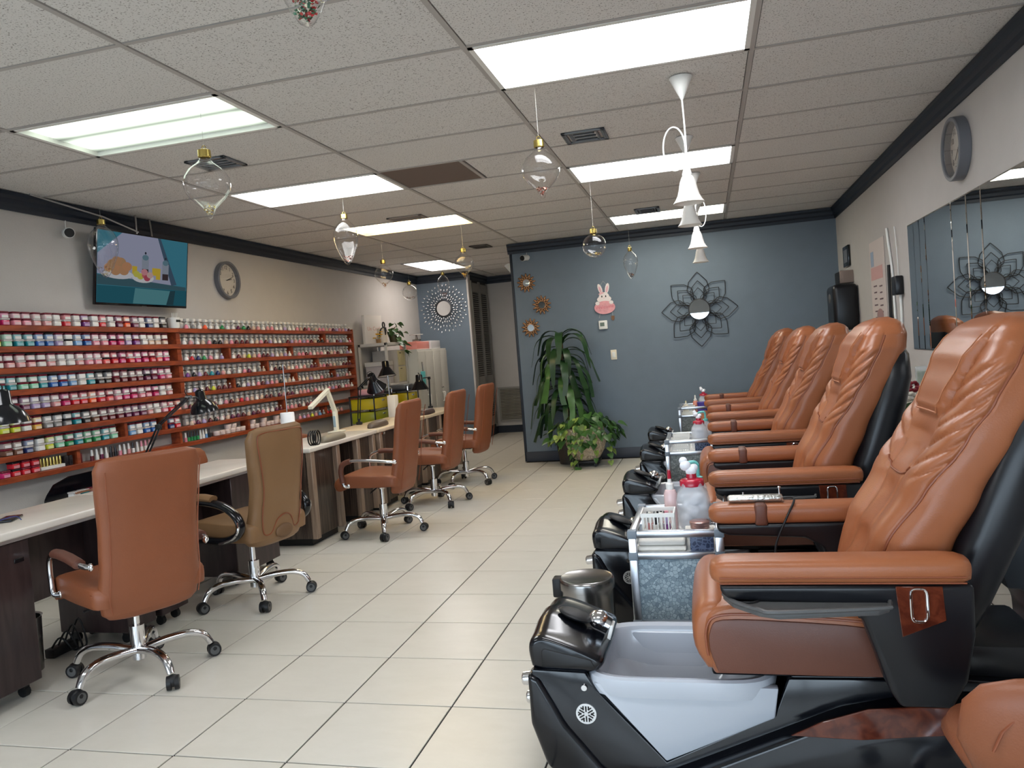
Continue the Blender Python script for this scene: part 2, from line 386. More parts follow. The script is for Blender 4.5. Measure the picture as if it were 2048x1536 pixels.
struct(MB().box((XL+.008, 4.7, .05), (.016, 14, .1)).obj('baseboard_left', DBASE)); struct(MB().box((XR-.008, 3.5, .05), (.016, 11.5, .1)).obj('baseboard_right', DBASE))
# louvred closet door on the hall side, return air grille on the hall end
LOUV = mat('louvre_grey', (140, 138, 132), .5)
d1 = struct(MB().box((0, 0, CEIL/2-.03), (.02, .95, CEIL-.24)).obj('door_1', mat('louvre_back', (60, 58, 56), .8), loc=(-3.575, 12.28, .03), smooth=False))
sl = None
for c in range(2):
    yc = -.235+.47*c
    for s_ in (-1, 1): MB().box((.016, yc+s_*.205, CEIL/2-.03), (.024, .05, CEIL-.26)).obj('stile', LOUV, d1, smooth=False)
    for z in (.22, .92, 2.42): MB().box((.016, yc, z), (.024, .4, .14)).obj('rail', LOUV, d1, smooth=False)
    z = .30
    while z < 2.35:
        if not (.84 < z < 1.0):
            if sl is None: sl = MB().box((0, 0, 0), (.026, .36, .006), rot=(0, .7, 0)).obj('slat', LOUV, d1, loc=(.016, yc, z), smooth=False)
            else: inst(sl, (.016, yc, z), d1)
        z += .034
struct(MB().box((-3.57, 11.74, CEIL/2), (.03, .12, CEIL), bev=.004).obj('trim_8', WALL))
g = thing('return_grille', 'wide metal return air grille low on the hall end wall', 'grille', (-3.0, 12.835, 0))
MB().box((0, 0, .49), (1.0, .012, .52)).obj('backing', mat('grille_dark', (70, 66, 62), .8), g, smooth=False)
sl2 = MB().box((0, -.012, 0), (.98, .018, .008), rot=(.5, 0, 0)).obj('slat', mat('grille_grey', (158, 152, 142), .45), g, smooth=False); sl2.location = (0, 0, .25)
for k in range(1, 20): inst(sl2, (0, 0, .25+.0255*k), g)
for x in (-.5, .5): MB().box((x, -.01, .49), (.03, .02, .54)).obj('frame_side', LOUV, g, smooth=False)
MB().box((0, -.01, .765), (1.03, .02, .03)).obj('frame_top', LOUV, g, smooth=False); MB().box((0, -.01, .215), (1.03, .02, .03)).obj('frame_bottom', LOUV, g, smooth=False)
# ---------------------------------------------------------------- ceiling lights
def lens(name, col, s, tubes=0, warm=None):
    m = bpy.data.materials.new(name); m.use_nodes = True; n = m.node_tree.nodes; l = m.node_tree.links; n.remove(n['Principled BSDF'])
    e = n.new('ShaderNodeEmission'); e.inputs[0].default_value = srgb(*col); e.inputs[1].default_value = s; l.new(e.outputs[0], n['Material Output'].inputs[0])
    tc = n.new('ShaderNodeTexCoord'); sx = n.new('ShaderNodeSeparateXYZ'); l.new(tc.outputs['Object'], sx.inputs[0])
    # two lamps behind the prismatic lens: brighter along them, dimmer at the ends
    ab = n.new('ShaderNodeMath'); ab.operation = 'ABSOLUTE'; l.new(sx.outputs['Y'], ab.inputs[0])
    su = n.new('ShaderNodeMath'); su.operation = 'SUBTRACT'; l.new(ab.outputs[0], su.inputs[0]); su.inputs[1].default_value = .13
    a2 = n.new('ShaderNodeMath'); a2.operation = 'ABSOLUTE'; l.new(su.outputs[0], a2.inputs[0])
    mr = n.new('ShaderNodeMapRange'); mr.interpolation_type = 'SMOOTHSTEP'; l.new(a2.outputs[0], mr.inputs[0]); mr.inputs[1].default_value = .015; mr.inputs[2].default_value = .15; mr.inputs[3].default_value = s*(1+tubes); mr.inputs[4].default_value = s*(1-tubes)
    ax = n.new('ShaderNodeMath'); ax.operation = 'ABSOLUTE'; l.new(sx.outputs['X'], ax.inputs[0])
    m2 = n.new('ShaderNodeMapRange'); m2.interpolation_type = 'SMOOTHSTEP'; l.new(ax.outputs[0], m2.inputs[0]); m2.inputs[1].default_value = .44; m2.inputs[2].default_value = .62; m2.inputs[3].default_value = 1; m2.inputs[4].default_value = .45
    mu = n.new('ShaderNodeMath'); mu.operation = 'MULTIPLY'; l.new(mr.outputs[0], mu.inputs[0]); l.new(m2.outputs[0], mu.inputs[1]); l.new(mu.outputs[0], e.inputs[1])
    if warm:
        rp = n.new('ShaderNodeValToRGB'); mp = n.new('ShaderNodeMapRange'); l.new(sx.outputs['Y' if warm[1] == 'y' else 'X'], mp.inputs[0]); mp.inputs[1].default_value = -.28; mp.inputs[2].default_value = .28
        l.new(mp.outputs[0], rp.inputs[0]); rp.color_ramp.elements[0].color = srgb(*col); rp.color_ramp.elements[1].color = srgb(*warm[0]); l.new(rp.outputs[0], e.inputs[0])
    return m
G = LIGHT_GAIN
LS = {'a': (lens('lens_a', (240, 255, 235), G*.14, .8), 'greenish white fluorescent troffer with two visible tubes above near nail tables'),
      'b': (lens('lens_b', (250, 251, 250), G*1.0, .2), 'bright white fluorescent troffer beside the brown return air panel'),
      'c': (lens('lens_c', (255, 242, 206), G*.85, .2, ((255, 206, 120), 'y')), 'warm yellow fluorescent troffer beside a slotted vent'),
      'd': (lens('lens_d', (250, 252, 255), G*1.15, .2), 'large bright white troffer in front of the first bell pendant'),
      'e': (lens('lens_e', (252, 252, 255), G*1.1, .2), 'bright white troffer behind the first bell pendant'),
      'f': (lens('lens_f', (255, 250, 232), G*.9, .3), 'cream white troffer close to the blue wall'),
      'g': (lens('lens_g', (250, 252, 255), G*1.0, .2), 'white troffer above the shop entrance on the nail table side'), 'h': (lens('lens_h', (250, 252, 255), G*1.0, .2), 'white troffer above the shop entrance on the pedicure side')}
def light(cx, cy, sx, sy, m, label, rz=0):
    t = thing('ceiling_light', label, 'ceiling light', (cx, cy, CEIL), rz, 'fluorescent ceiling lights')
    f_ = MB()
    for s_ in (-1, 1): f_.box((s_*(sx/2-.012), 0, .014), (.024, sy, .03)).box((0, s_*(sy/2-.012), .014), (sx, .024, .03))
    f_.obj('frame', WHITEP, t, smooth=False)
    MB().box((0, 0, .027), (sx-.04, sy-.04, .006)).obj('diffuser', m, t, smooth=False)
for k, j, c in LCELLS:
    x0, x1, y0, y1 = cell(k, j); light((x0+x1)/2, (y0+y1)/2, x1-x0-.02, y1-y0-.02, *LS[c])
light(-3.672, gy(11), 1.18, .585, lens('lens_i', (255, 236, 206), G*.9, .1, ((252, 250, 255), 'y')), 'two-toned white and pinkish troffer near the alcove wall', PI/2)
# ---------------------------------------------------------------- vents
VGREY = mat('vent_grey', (120, 124, 130), .4, .3); VDARK = mat('vent_dark', (40, 42, 46), .8)
def vent(cx, cy, sx, sy, label, style=0, col=VGREY):
    t = thing('ceiling_vent', label, 'vent', (cx, cy, CEIL), 0, 'ceiling air vents')
    MB().box((0, 0, .008), (sx-.02, sy-.02, .006)).obj('backing', VDARK, t, smooth=False)
    f_ = MB()
    for s_ in (-1, 1): f_.box((s_*(sx/2-.015), 0, -.003), (.03, sy, .012), bev=.003).box((0, s_*(sy/2-.015), -.003), (sx, .03, .012), bev=.003)
    f_.obj('frame', col, t)
    if style == 0:
        for k in range(3): MB().box((0, -.07+.07*k, -.004), (sx*.5, .03, .004), rot=(.6, 0, 0)).obj('blade', col, t, smooth=False)
        for s_ in (-1, 1):
            for k in range(2): MB().box((s_*(sx*.3+.035*k), 0, -.004), (.02, sy*.78, .004), rot=(0, s_*.6, 0)).obj('blade', col, t, smooth=False)
    else:
        for k in range(4): MB().box((0, (-.36+.24*k)*sy*.8, -.003), (sx-.06, .02, .004), rot=(.6, 0, 0)).obj('blade', col, t, smooth=False)
vent(-.652, 4.92, .27, .26, 'grey four-way ceiling vent in front of the first bell pendant')
vent(-2.88, 4.31, .28, .25, 'grey ceiling vent above the clear onion shaped ornament', 1)
vent(-2.61, 6.81, .34, .17, 'narrow slotted vent beside the warm yellow light', 1, mat('vent_beige', (150, 140, 132), .5))
vent(-2.59, 9.17, .23, .26, 'small dark ceiling vent near the partition corner', 1, mat('vent_dk', (90, 86, 82), .5))
vent(-.49, 8.0, .25, .30, 'grey ceiling vent in front of the blue wall')
# ================================================================ pedicure spa chairs
ZT = [.50, .60, .75, .90, 1.05, 1.15, 1.25, 1.31, 1.35, 1.372, 1.39]
XFT = [.35, .365, .41, .485, .57, .622, .66, .68, .70, .725, .775]
XBT = [.50, .55, .62, .69, .765, .815, .862, .87, .862, .845, .81]
WT = [.25, .258, .265, .272, .278, .272, .26, .242, .215, .178, .10]
def seam_t(z): return interp([.56, .8, 1.0, 1.2, 1.31], [.62, .9, 1.18, 1.38, 1.5], z)
def back_pt(z, t):
    xf, xb, w_ = interp(ZT, XFT, z), interp(ZT, XBT, z), interp(ZT, WT, z)
    c, s_ = math.cos(t), math.sin(t); e = 2/3.4
    y = w_*math.copysign(abs(s_)**e, s_); fx = math.copysign(abs(c)**e, c)      # t=0 front
    x = (xf+xb)/2-(xb-xf)/2*fx
    a = abs((t+PI) % (2*PI)-PI); d = 0
    if a < 1.75:
        st = seam_t(z); k = min(1, max(0, (1.75-a)/.25))
        u = abs(y)/w_
        lo = min(1, max(0, (z-.55)/.15))*min(1, max(0, (1.35-z)/.10))
        d += .026*lo*math.exp(-((a-(st*.62))/(.30*st+.05))**2)*(1 if a < st else max(0, 1-(a-st)/.2))     # padded wings
        if z < 1.09: d -= .016*math.exp(-(u/.45)**2)*min(1, (1.09-z)/.05)*min(1, max(0, (z-.58)/.1))
        else:                                                                         # head cushion
            tw = interp([1.09, 1.16, 1.25, 1.33, 1.39], [.36, .44, .55, .70, .9], z); q = min(1, max(0, (tw+.05-u)/.07))
            d += .032*q*q*(3-2*q)*min(1, (z-1.09)/.035)*min(1, max(0, (1.395-z)/.12))
        if .92 < z < 1.27 and .30 < a < st:                                            # quilted wings
            tw = interp([.92, 1.09, 1.16, 1.25], [.40, .40, .47, .58], z)
            if u > tw:
                f1 = min(1, (z-.92)/.03, (1.27-z)/.03)*min(1, (u-tw)/.04)*min(1, (st-a)/.05)
                q = (z-.11*(a-.3))/.056; d += (.017*abs(math.sin(PI*q))**.42-.011)*max(0, f1)
        if z < 1.0:                                                                    # stitched lumbar panel
            g3 = abs(u-(.44-.12*math.sin((z-.55)*6))); d -= .008*math.exp(-(g3/.035)**2)
            d -= .004*math.sin(z*46+u*5)*math.exp(-(u/.3)**2)*min(1, max(0, (z-.6)/.1))
        d -= .006*math.exp(-((a-st)/.035)**2)*min(1, max(0, (1.34-z)/.04))
        x -= d*k*max(c, .45 if a < 1.4 else 0); y += d*k*s_*.8
    return Vector((x, y, z))
def ring_loft_y(poly, ys, ss):
    cx = sum(p[0] for p in poly)/len(poly); cz = sum(p[1] for p in poly)/len(poly)
    return [[(cx+(u-cx)*s_, y, cz+(v-cz)*s_) for u, v in poly] for y, s_ in zip(ys, ss)]
def dense(poly, k=4):
    return [(p.x, p.y) for p in smooth_path([(*q, 0) for q in poly]+[(*poly[0], 0)], k)[:-1]]
def arm_pad(y0):
    rings = []
    xs = [-.035, -.03, -.015, .01, .05, .3, .55, .585, .605, .612]; sc = [.3, .6, .85, .97, 1, 1, 1, .93, .75, .4]
    for x, s_ in zip(xs, sc):
        rings.append([(x, y0+.056*s_*math.copysign(abs(math.cos(t))**.55, math.cos(t)), .722+.036*s_*math.copysign(abs(math.sin(t))**.62, math.sin(t))) for t in [2*PI*k/28 for k in range(28)]])
    return MB().loft(rings)
EMB = mat('emblem_white', (222, 224, 226), .25, .6)
def make_spa():
    t = thing('pedicure_chair', 'x', 'pedicure chair', group='brown leather pedicure spa chairs in a row')
    # ---- black hull
    MB().prism([(-.50, .0), (-.565, .07), (-.60, .20), (-.60, .37), (-.45, .365), (-.45, .09), (.14, .09), (.17, .365), (.5, .37), (.80, .36), (.93, .28), (.96, .10), (.94, 0)], -.21, .21, 'xz', bev=.010).obj('base', BLACKG, t)
    core = [(-.50, .005), (-.565, .07), (-.60, .20), (-.60, .368), (-.43, .363), (-.40, .31), (-.20, .095), (.12, .25), (.165, .36), (.5, .365), (.5, .005)]
    for s_ in (-1, 1): MB().prism(core, min(s_*.200, s_*.222), max(s_*.200, s_*.222), 'xz', bev=.006).obj('side_plate', BLACKG, t)
    for s_ in (-1, 1):
        y0, y1 = s_*.15, s_*.237
        a = [(-.50, .0), (-.57, .07), (-.612, .20), (-.612, .36), (-.575, .345), (-.50, .20), (-.36, .03), (-.33, 0)]
        MB().prism(a, min(y0, y1), max(y0, y1)-(.0), 'xz', bev=.018, seg=3).obj('front_fairing', BLACKG, t)
        b = [(-.33, 0), (-.30, .025), (-.10, .11), (.14, .215), (.30, .285), (.5, .33), (.74, .335), (.90, .27), (.965, .10), (.95, 0)]
        MB().prism(b, min(y0, s_*.30), max(y0, s_*.30), 'xz', bev=.022, seg=3).obj('side_fairing', BLACKG, t)
    for s_ in (-1, 1):
        leaf = [(.155, .232), (.24, .275), (.36, .315), (.50, .327), (.70, .327), (.86, .272), (.70, .262), (.50, .245), (.34, .228)]
        MB().prism(leaf, s_*.2955, s_*.3035, 'xz', bev=.002, seg=1).obj('burl_inlay', BURL, t)
    # ---- basin
    bs = MB(); rings = []
    for (z, a, b, cx) in [(.10, .10, .15, -.18), (.18, .17, .185, -.17), (.285, .262, .215, -.155), (.298, .283, .244, -.15), (.33, .290, .252, -.15), (.352, .286, .249, -.15), (.358, .275, .240, -.15), (.352, .262, .216, -.15), (.335, .255, .208, -.15), (.22, .24, .196, -.155), (.12, .225, .18, -.16), (.105, .19, .15, -.16)]:
        rings.append(superring(cx, 0, z, a, b, 40, 5))
    bs.loft(rings); bs.obj('basin', CERAM, t)
    vp = [(-.405, .335), (-.20, .10), (.12, .245), (.135, .335)]
    for s_ in (-1, 1): MB().prism(vp, s_*.20, s_*.232, 'xz', bev=.006).obj('basin_side', CERAM, t)
    # ---- control head
    hp = dense([(-.605, .372), (-.612, .42), (-.605, .452), (-.575, .466), (-.53, .458), (-.45, .428), (-.39, .400), (-.372, .384), (-.388, .362), (-.44, .352), (-.52, .352)], 3)
    hy = [-.21, -.208, -.198, -.17, -.12, -.05, .05, .12, .17, .198, .208, .21]; hs = [.80, .90, .96, .99, 1, 1.02, 1.02, 1, .99, .96, .90, .80]
    rr = ring_loft_y(hp, hy, hs)
    rr = [[(x, y, z+(.022*math.exp(-(y/.10)**2)-.008*math.exp(-((abs(y)-.13)/.04)**2))*min(1, max(0, (z-.42)/.06))) for x, y, z in r] for r in rr]
    hd = MB().loft(rr).obj('control_head', BLACKG, t, ang=60)
    MB().prism([(-.565, .375), (-.565, .425), (-.555, .432), (-.41, .398), (-.40, .375)], -.213, -.200, 'xz', bev=.003).obj('side_recess', BLACKM, hd)
    MB().sph((-.485, 0, .466), .05, (1.25, .85, .28), rot=(0, .35, 0)).obj('spray_cradle', BLACKM, hd)
    MB().sph((-.41, 0, .452), .036, (1, 1.1, .85)).cyl((-.41, 0, .450), (-.376, 0, .430), .031, .028, 16).obj('tap', CHROME, hd)
    MB().box((-.372, 0, .414), (.012, .055, .05), bev=.003, rot=(0, .3, 0)).obj('spout', WHITEP, hd)
    for z, y in ((.295, -.10), (.215, -.06)):
        MB().cyl((-.60, y, z), (-.655, y, z-.008), .024, .022, 18).sph((-.655, y, z-.008), .022, (.5, 1, 1)).obj('front_knob', CHROME, t)
    # emblem on the side panel
    for s_ in (-1,):
        e = MB().cyl((-.435, -.220, .235), (-.435, -.226, .235), .032, .032, 28).obj('emblem', EMB, t)
        k_ = MB()
        for q in range(6):
            a = q*PI/3+PI/6
            for w_ in (-1, 0, 1):
                a2 = a+w_*.5; r0 = .007 if w_ == 0 else .012; r1 = .024
                c0 = (-.435+r0*math.cos(a)+.009*w_*math.sin(a), -.2265, .235+r0*math.sin(a)-.009*w_*math.cos(a)); c1 = (-.435+r1*math.cos(a)+.009*w_*math.sin(a)*.9, -.2265, .235+r1*math.sin(a)-.009*w_*math.cos(a)*.9)
                k_.cyl(c0, c1, .0022, .0022, 4)
        k_.obj('emblem_lines', BLACKM, e)
    MB().cyl((-.435, -.218, .318), (-.435, -.231, .318), .011, .009, 14).obj('button', CHROME, t)
    # ---- seat
    sp = dense([(-.045, .388), (-.07, .46), (-.072, .54), (-.045, .585), (.03, .60), (.16, .585), (.40, .565), (.45, .54), (.45, .40), (.40, .388)], 3)
    ys = [-.283, -.28, -.268, -.245, -.2, 0, .2, .245, .268, .28, .283]; ss = [.86, .91, .96, .99, 1, 1.015, 1, .99, .96, .91, .86]
    seat = MB().loft(ring_loft_y(sp, ys, ss)).obj('seat', LEATH, t, ang=60)
    side = dense([(-.03, .40), (-.05, .47), (-.045, .525), (-.01, .555), (.16, .552), (.38, .535), (.42, .50), (.42, .41), (.36, .398)], 3)
    for s_ in (-1, 1):
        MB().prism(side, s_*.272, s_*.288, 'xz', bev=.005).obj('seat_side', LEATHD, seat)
        MB().tube([(u, s_*.284, v) for u, v in dense([(-.055, .45), (-.055, .53), (-.01, .568), (.16, .565), (.40, .545), (.43, .50)], 5)[:-8]], .004, 6).obj('piping', PIPING, seat)
    bp_ = dense([(-.06, .392), (-.095, .46), (-.095, .55), (-.06, .60), (-.01, .602), (.015, .56), (.0, .46), (-.02, .395)], 3)
    MB().loft(ring_loft_y(bp_, [-.272, -.265, -.24, -.18, 0, .18, .24, .265, .272], [.7, .84, .95, 1, 1.03, 1, .95, .84, .7])).obj('front_bolster', LEATH, seat, ang=60)
    MB().box((.25, 0, .38), (.6, .4, .05), bev=.01).obj('seat_pan', BLACKS, t)
    # ---- arms
    for s_ in (-1, 1):
        yc = s_*.352
        pad = arm_pad(yc).obj('armrest', LEATH, t, ang=60)
        for z in (.712, .697):
            MB().tube([(x, yc+q*.0565, z) for q in (s_,) for x in [-.01+.03*k for k in range(21)]], .0022, 5).obj('seam', PIPING, pad)
        sup = [(-.012, .69), (-.005, .662), (.03, .648), (.29, .635), (.345, .60), (.375, .50), (.40, .41), (.425, .368), (.545, .368), (.585, .44), (.608, .56), (.61, .69)]
        a0, a1 = sorted((yc-.047*s_, yc+.05*s_))
        ps = MB().prism(sup, a0, a1, 'xz', bev=.012, seg=3).obj('arm_support', BLACKS, t)
        q = yc+.0505*s_
        MB().prism([(.425, .688), (.535, .688), (.540, .60), (.435, .556)], min(q, q+s_*.004), max(q, q+s_*.004), 'xz', bev=.0015, seg=1).obj('burl_panel', BURL, ps)
        rp = [(.478+.019*math.copysign(abs(math.cos(a))**.5, math.cos(a)), q+s_*.007, .640+.042*math.copysign(abs(math.sin(a))**.35, math.sin(a))) for a in [2*PI*k/24 for k in range(24)]]
        MB().tube(rp, .0036, 8, closed=True).obj('chrome_ring', CHROME, ps)
        if s_ < 0:   # swing tray on the side towards the room entrance
            tr = [(-.005, -.33), (.395, -.33), (.415, -.345), (.405, -.43), (.375, -.455), (.13, -.49), (.085, -.47), (.02, -.40)]
            ty = MB().prism(tr, .628, .645, 'xy', bev=.006, seg=2).obj('tray', DGREY, t)
            lip = smooth_path([(u, v, .648) for u, v in tr]+[(tr[0][0], tr[0][1], .648)], 4)[:-1]
            MB().tube(lip, .006, 6, closed=True).obj('tray_rim', DGREY, ty)
            MB().lathe([(.0, .6462), (.036, .6462), (.038, .650), (.041, .6515), (.043, .6475)], 24, (.055, -.375, 0)).obj('cup_holder', BLACKM, ty)
            MB().cyl((.36, -.34, .60), (.36, -.34, .635), .02, .02, 12).box((.36, -.325, .60), (.04, .06, .03), bev=.005).obj('tray_pivot', BLACKM, ty)
        else:
            sb = [(x_, yc+yy, zz) for x_, yy, zz in [(0, 0, 0)]]
            MB().box((.145, yc, .722), (.045, .122, .078), bev=.012, seg=3).obj('remote_strap', LEATHD, t)
    # ---- backrest
    nz, nt_ = 150, 190; rings = []
    zs = [.50+(1.345-.50)*k/(nz-8) for k in range(nz-7)]+[1.353, 1.361, 1.369, 1.376, 1.382, 1.387, 1.39]
    for z in zs: rings.append([back_pt(z, 2*PI*k/nt_) for k in range(nt_)])
    bk = MB().loft(rings).obj('backrest', LEATH, t, ang=70)
    def on(z, tt, off=.0015):
        p = back_pt(z, tt); q = back_pt(z, tt+.01)-p; n_ = Vector((q.y, -q.x, 0)); n_.normalize()
        if n_.x > 0 and abs(tt) < 1.2: n_ = -n_
        return p+n_*off
    for s_ in (-1, 1):
        MB().tube([on(z, s_*seam_t(z), .001) for z in [.56+.0125*k for k in range(61)]], .0048, 8).obj('piping', PIPING, bk)
        # stitched edge of the head cushion
        MB().tube([on(z, s_*tv) for z, tv in [(1.105+.0125*k, interp([1.09, 1.16, 1.25, 1.33, 1.39], [.16, .215, .32, .48, .7], 1.105+.0125*k)) for k in range(19)]], .0016, 5).obj('stitching', STITCH, bk)
    MB().tube([on(1.106, tv, .003) for tv in [-.17+.34*k/10 for k in range(11)]], .003, 6).obj('collar_seam', STITCH, bk)
    MB().tube([on(.92+.03*(abs(k-6)/6)**2, -.28+.56*k/12) for k in range(13)], .0035, 6).obj('lumbar_seam', PIPING, bk)
    # ---- rear shell
    sz = [.37, .45, .6, .8, 1.0, 1.12, 1.22, 1.27]; sxb = [.60, .64, .71, .785, .845, .872, .868, .84]; sw = [.20, .25, .275, .285, .285, .275, .25, .20]
    sxf = [.50, .50, .53, .60, .66, .71, .75, .78]
    rings = [[((a+b)/2+(b-a)/2*math.copysign(abs(math.cos(q))**.6, math.cos(q)), w_*math.copysign(abs(math.sin(q))**.6, math.sin(q)), z) for q in [2*PI*k/36 for k in range(36)]] for z, a, b, w_ in zip(sz, sxf, sxb, sw)]
    MB().loft(rings).obj('rear_shell', BLACKS, t, ang=50)
    MB().box((.70, 0, .40), (.34, .36, .10), bev=.02).obj('rear_mount', BLACKS, t)
    return t
spa = make_spa()
SPA_Y = [2.535+1.4*k for k in range(5)]
SL = ['brown leather pedicure chair with a foil wrapped remote strapped to its arm', 'brown leather pedicure chair directly behind the one with the foil wrapped remote', 'middle brown leather pedicure chair of the row of five', 'brown leather pedicure chair next to the last one before the blue wall', 'brown leather pedicure chair standing closest to the blue wall']
for k, y in enumerate(SPA_Y):
    o = spa if k == 0 else dup(spa)
    o.location = (0 if k < 4 else -.03, y if k < 4 else y-.06, 0); o['label'] = SL[k]
# the first chair is tipped back a little further than the others
_pv = Vector((.45, 0, .55)); _ry = Matrix.Rotation(.07, 4, 'Y')
for ch in spa.children:
    if ch.name.split('.')[0] in ('backrest', 'rear_shell'):
        ch.rotation_euler = (0, .07, 0); ch.location = _pv-(_ry @ _pv)
# remote control with its cord on the far arm of the first chair
rm = thing('remote_control', 'foil wrapped massage remote held by a leather strap on the armrest', 'remote control', (.13, 2.535+.352, .7605))
MB().box((0, 0, .012), (.19, .045, .022), bev=.009, seg=3).obj('body', mat('foil', (206, 206, 200), .3, .9, bump=.8, bscale=60), rm)
MB().tube(smooth_path([(.09, -.01, .012), (.13, -.03, .012), (.10, -.075, -.04), (.06, -.075, -.13), (.05, -.07, -.20)], 6), .004, 8).obj('cord', BLACKM, rm)
MB().cyl((-.04, .0, .022), (-.04, .0, .034), .003).cyl((.085, .01, .02), (.085, .01, .045), .003).sph((.085, .01, .047), .006, (1, 1, .6)).obj('pins', CHROME, rm)
# ================================================================ nail colour rack on the left wall
ROWZ = [1.79, 1.653, 1.515, 1.372, 1.238, 1.10, .957, .822]
RX0, RX1 = -4.418, -4.315
RY0, RYD, RY1 = 3.55, 5.70, 9.02
rack = thing('polish_rack', 'long red stained wooden wall rack with eight shelves of nail colours', 'rack', (XL, 6.3, .78))
def RP(x, y, z): return (x-XL, y-6.3, z-.78)
for k, z in enumerate(ROWZ):
    MB().box(RP((RX0+RX1)/2, (RY0+RYD)/2, z-.019), (RX1-RX0, RYD-RY0, .038), bev=.003, seg=1).obj('shelf_board', REDWOOD, rack)
    MB().box(RP((RX0+RX1)/2, (RYD+RY1)/2, z-.019-.002), (RX1-RX0-.004, RY1-RYD, .036), bev=.003, seg=1).obj('shelf_board', REDWOOD, rack)
MB().box(RP((RX0+RX1)/2, RY1+.012, 1.29), (RX1-RX0, .024, 1.04), bev=.002, seg=1).obj('side_panel', REDWOOD, rack)
DIV = {}
def divider(row, y, w_=.035):
    DIV.setdefault(row, []).append((y, w_))
    z0, z1 = ROWZ[row], ROWZ[row-1]-.04
    MB().box(RP(RX0+.045, y, (z0+z1)/2), (.085, w_, z1-z0)).obj('divider', REDWOOD, rack, smooth=False)
for r in (1, 2, 3, 4): divider(r, RYD, .05)
for r, ys in ((1, (8.32,)), (2, (6.42, 7.55)), (3, (7.05, 8.1)), (4, (6.45, 7.6, 8.5)), (6, (5.0, 5.45, 7.3)), (7, (4.52, 5.62, 6.62, 8.2))):
    for y in ys: divider(r, y, .03)
COLS = dict(white=(226, 222, 216), pink=(226, 140, 156), rose=(214, 150, 150), magenta=(196, 40, 100), red=(204, 34, 48), orange=(240, 90, 50), coral=(226, 92, 92), plum=(96, 32, 66), maroon=(96, 26, 36), purple=(120, 60, 130), lavender=(170, 150, 190), navy=(34, 48, 100), blue=(44, 96, 170), sky=(112, 158, 204), teal=(32, 136, 146), mint=(140, 204, 170), green=(44, 140, 80), lime=(200, 206, 56), yellow=(226, 204, 76), gold=(226, 174, 84), beige=(206, 178, 156), grey=(136, 134, 132), black=(34, 30, 34), brown=(110, 74, 58))
CM = {k: mat('powder_'+k, v, .25, coat=.3) for k, v in COLS.items()}
CL = {k: mat('label_'+k, tuple(int(.45*a+.55*232) for a in v), .4) for k, v in COLS.items()}
LIDR = mat('lid_dark_red', (112, 24, 44), .3, coat=.3); LIDB = mat('lid_black', (30, 26, 30), .3); LIDW = mat('lid_white', (222, 220, 214), .35); LIDC = mat('lid_clear', (196, 190, 188), .15, coat=.4)
JAR = {}; LIDM = {}
def jarmesh(c, pale=0):
    if (c, pale) not in JAR:
        m = MB(); m.box((0, 0, .017), (.050, .058, .034), bev=.006, seg=2); m.mi = 1; m.box((.0252, .002, .013), (.0012, .046, .018)); o = m.obj('jar_mesh', [CL[c] if pale else CM[c], CL['white'] if pale else CL[c]]); JAR[c, pale] = o.data; bpy.data.objects.remove(o)
    return JAR[c, pale]
def lidmesh(m_):
    if m_.name not in LIDM:
        o = MB().box((0, 0, .0395), (.054, .063, .0125), bev=.003, seg=1).obj('lid_mesh', m_); LIDM[m_.name] = o.data; bpy.data.objects.remove(o)
    return LIDM[m_.name]
ORD = ['top', 'second', 'third', 'fourth', 'fifth', 'sixth', 'seventh', 'lowest']
def put(name, me, loc, rz=0, parent=None):
    o = bpy.data.objects.new(name, me); C.objects.link(o); o.location = loc; o.rotation_euler = (0, 0, rz)
    if parent: o.parent = parent
    return o
LEFTROWS = [
 'magenta magenta pink pink rose rose white red white purple white red white plum orange plum white navy white black white',
 'lime mint teal teal blue blue lavender white sky blue pink pink magenta magenta lavender purple white beige beige beige beige',
 'white rose rose rose white rose white white rose pink pink coral red magenta red magenta magenta red coral magenta pink',
 'teal teal mint mint teal blue blue sky white teal black black maroon maroon maroon maroon plum plum magenta pink pink',
 'red plum plum lavender lavender rose magenta red red orange red coral pink magenta magenta pink pink magenta white rose pink',
 'lime lime white gold grey grey grey teal black brown maroon maroon maroon plum plum plum rose white pink red orange',
 'brown brown navy white lime mint green teal green green teal mint sky white blue blue navy red maroon maroon red']
FIRST_POLISH = True
for r, row in enumerate(LEFTROWS):
    y = 3.96; n_ = 0
    for c in row.split():
        if y > RYD-(.07 if r else .12): break
        for dy, dw in DIV.get(r, []):
            if abs(y+.006-dy) < dw/2+.05: y = dy+dw/2+.05
        if y > RYD-.07: break
        for tier in (0, 1):
            lid = LIDB if (c in ('black', 'grey') or random.random() < .08) else LIDR
            if tier == 0 and random.random() < .7: lid = LIDC
            o = put('powder_jar', jarmesh(c, tier), (RX1-.035-(.016 if tier else 0)+random.uniform(-.003, .003), y+random.uniform(-.005, .005)+(.012 if tier else 0), ROWZ[r]+.0008+.046*tier), random.uniform(-.06, .06))
            tag(o, '%s square jar with %s lid, %s of a stacked pair, %s rack shelf' % (c, {LIDR: 'dark red', LIDB: 'black', LIDC: 'clear'}[lid], 'upper' if tier else 'lower', ORD[r]), 'jar', 'powder jars on the %s rack shelf' % ORD[r])
            put('lid', lidmesh(lid), (0, 0, 0), 0, o)
        y += .083; n_ += 1
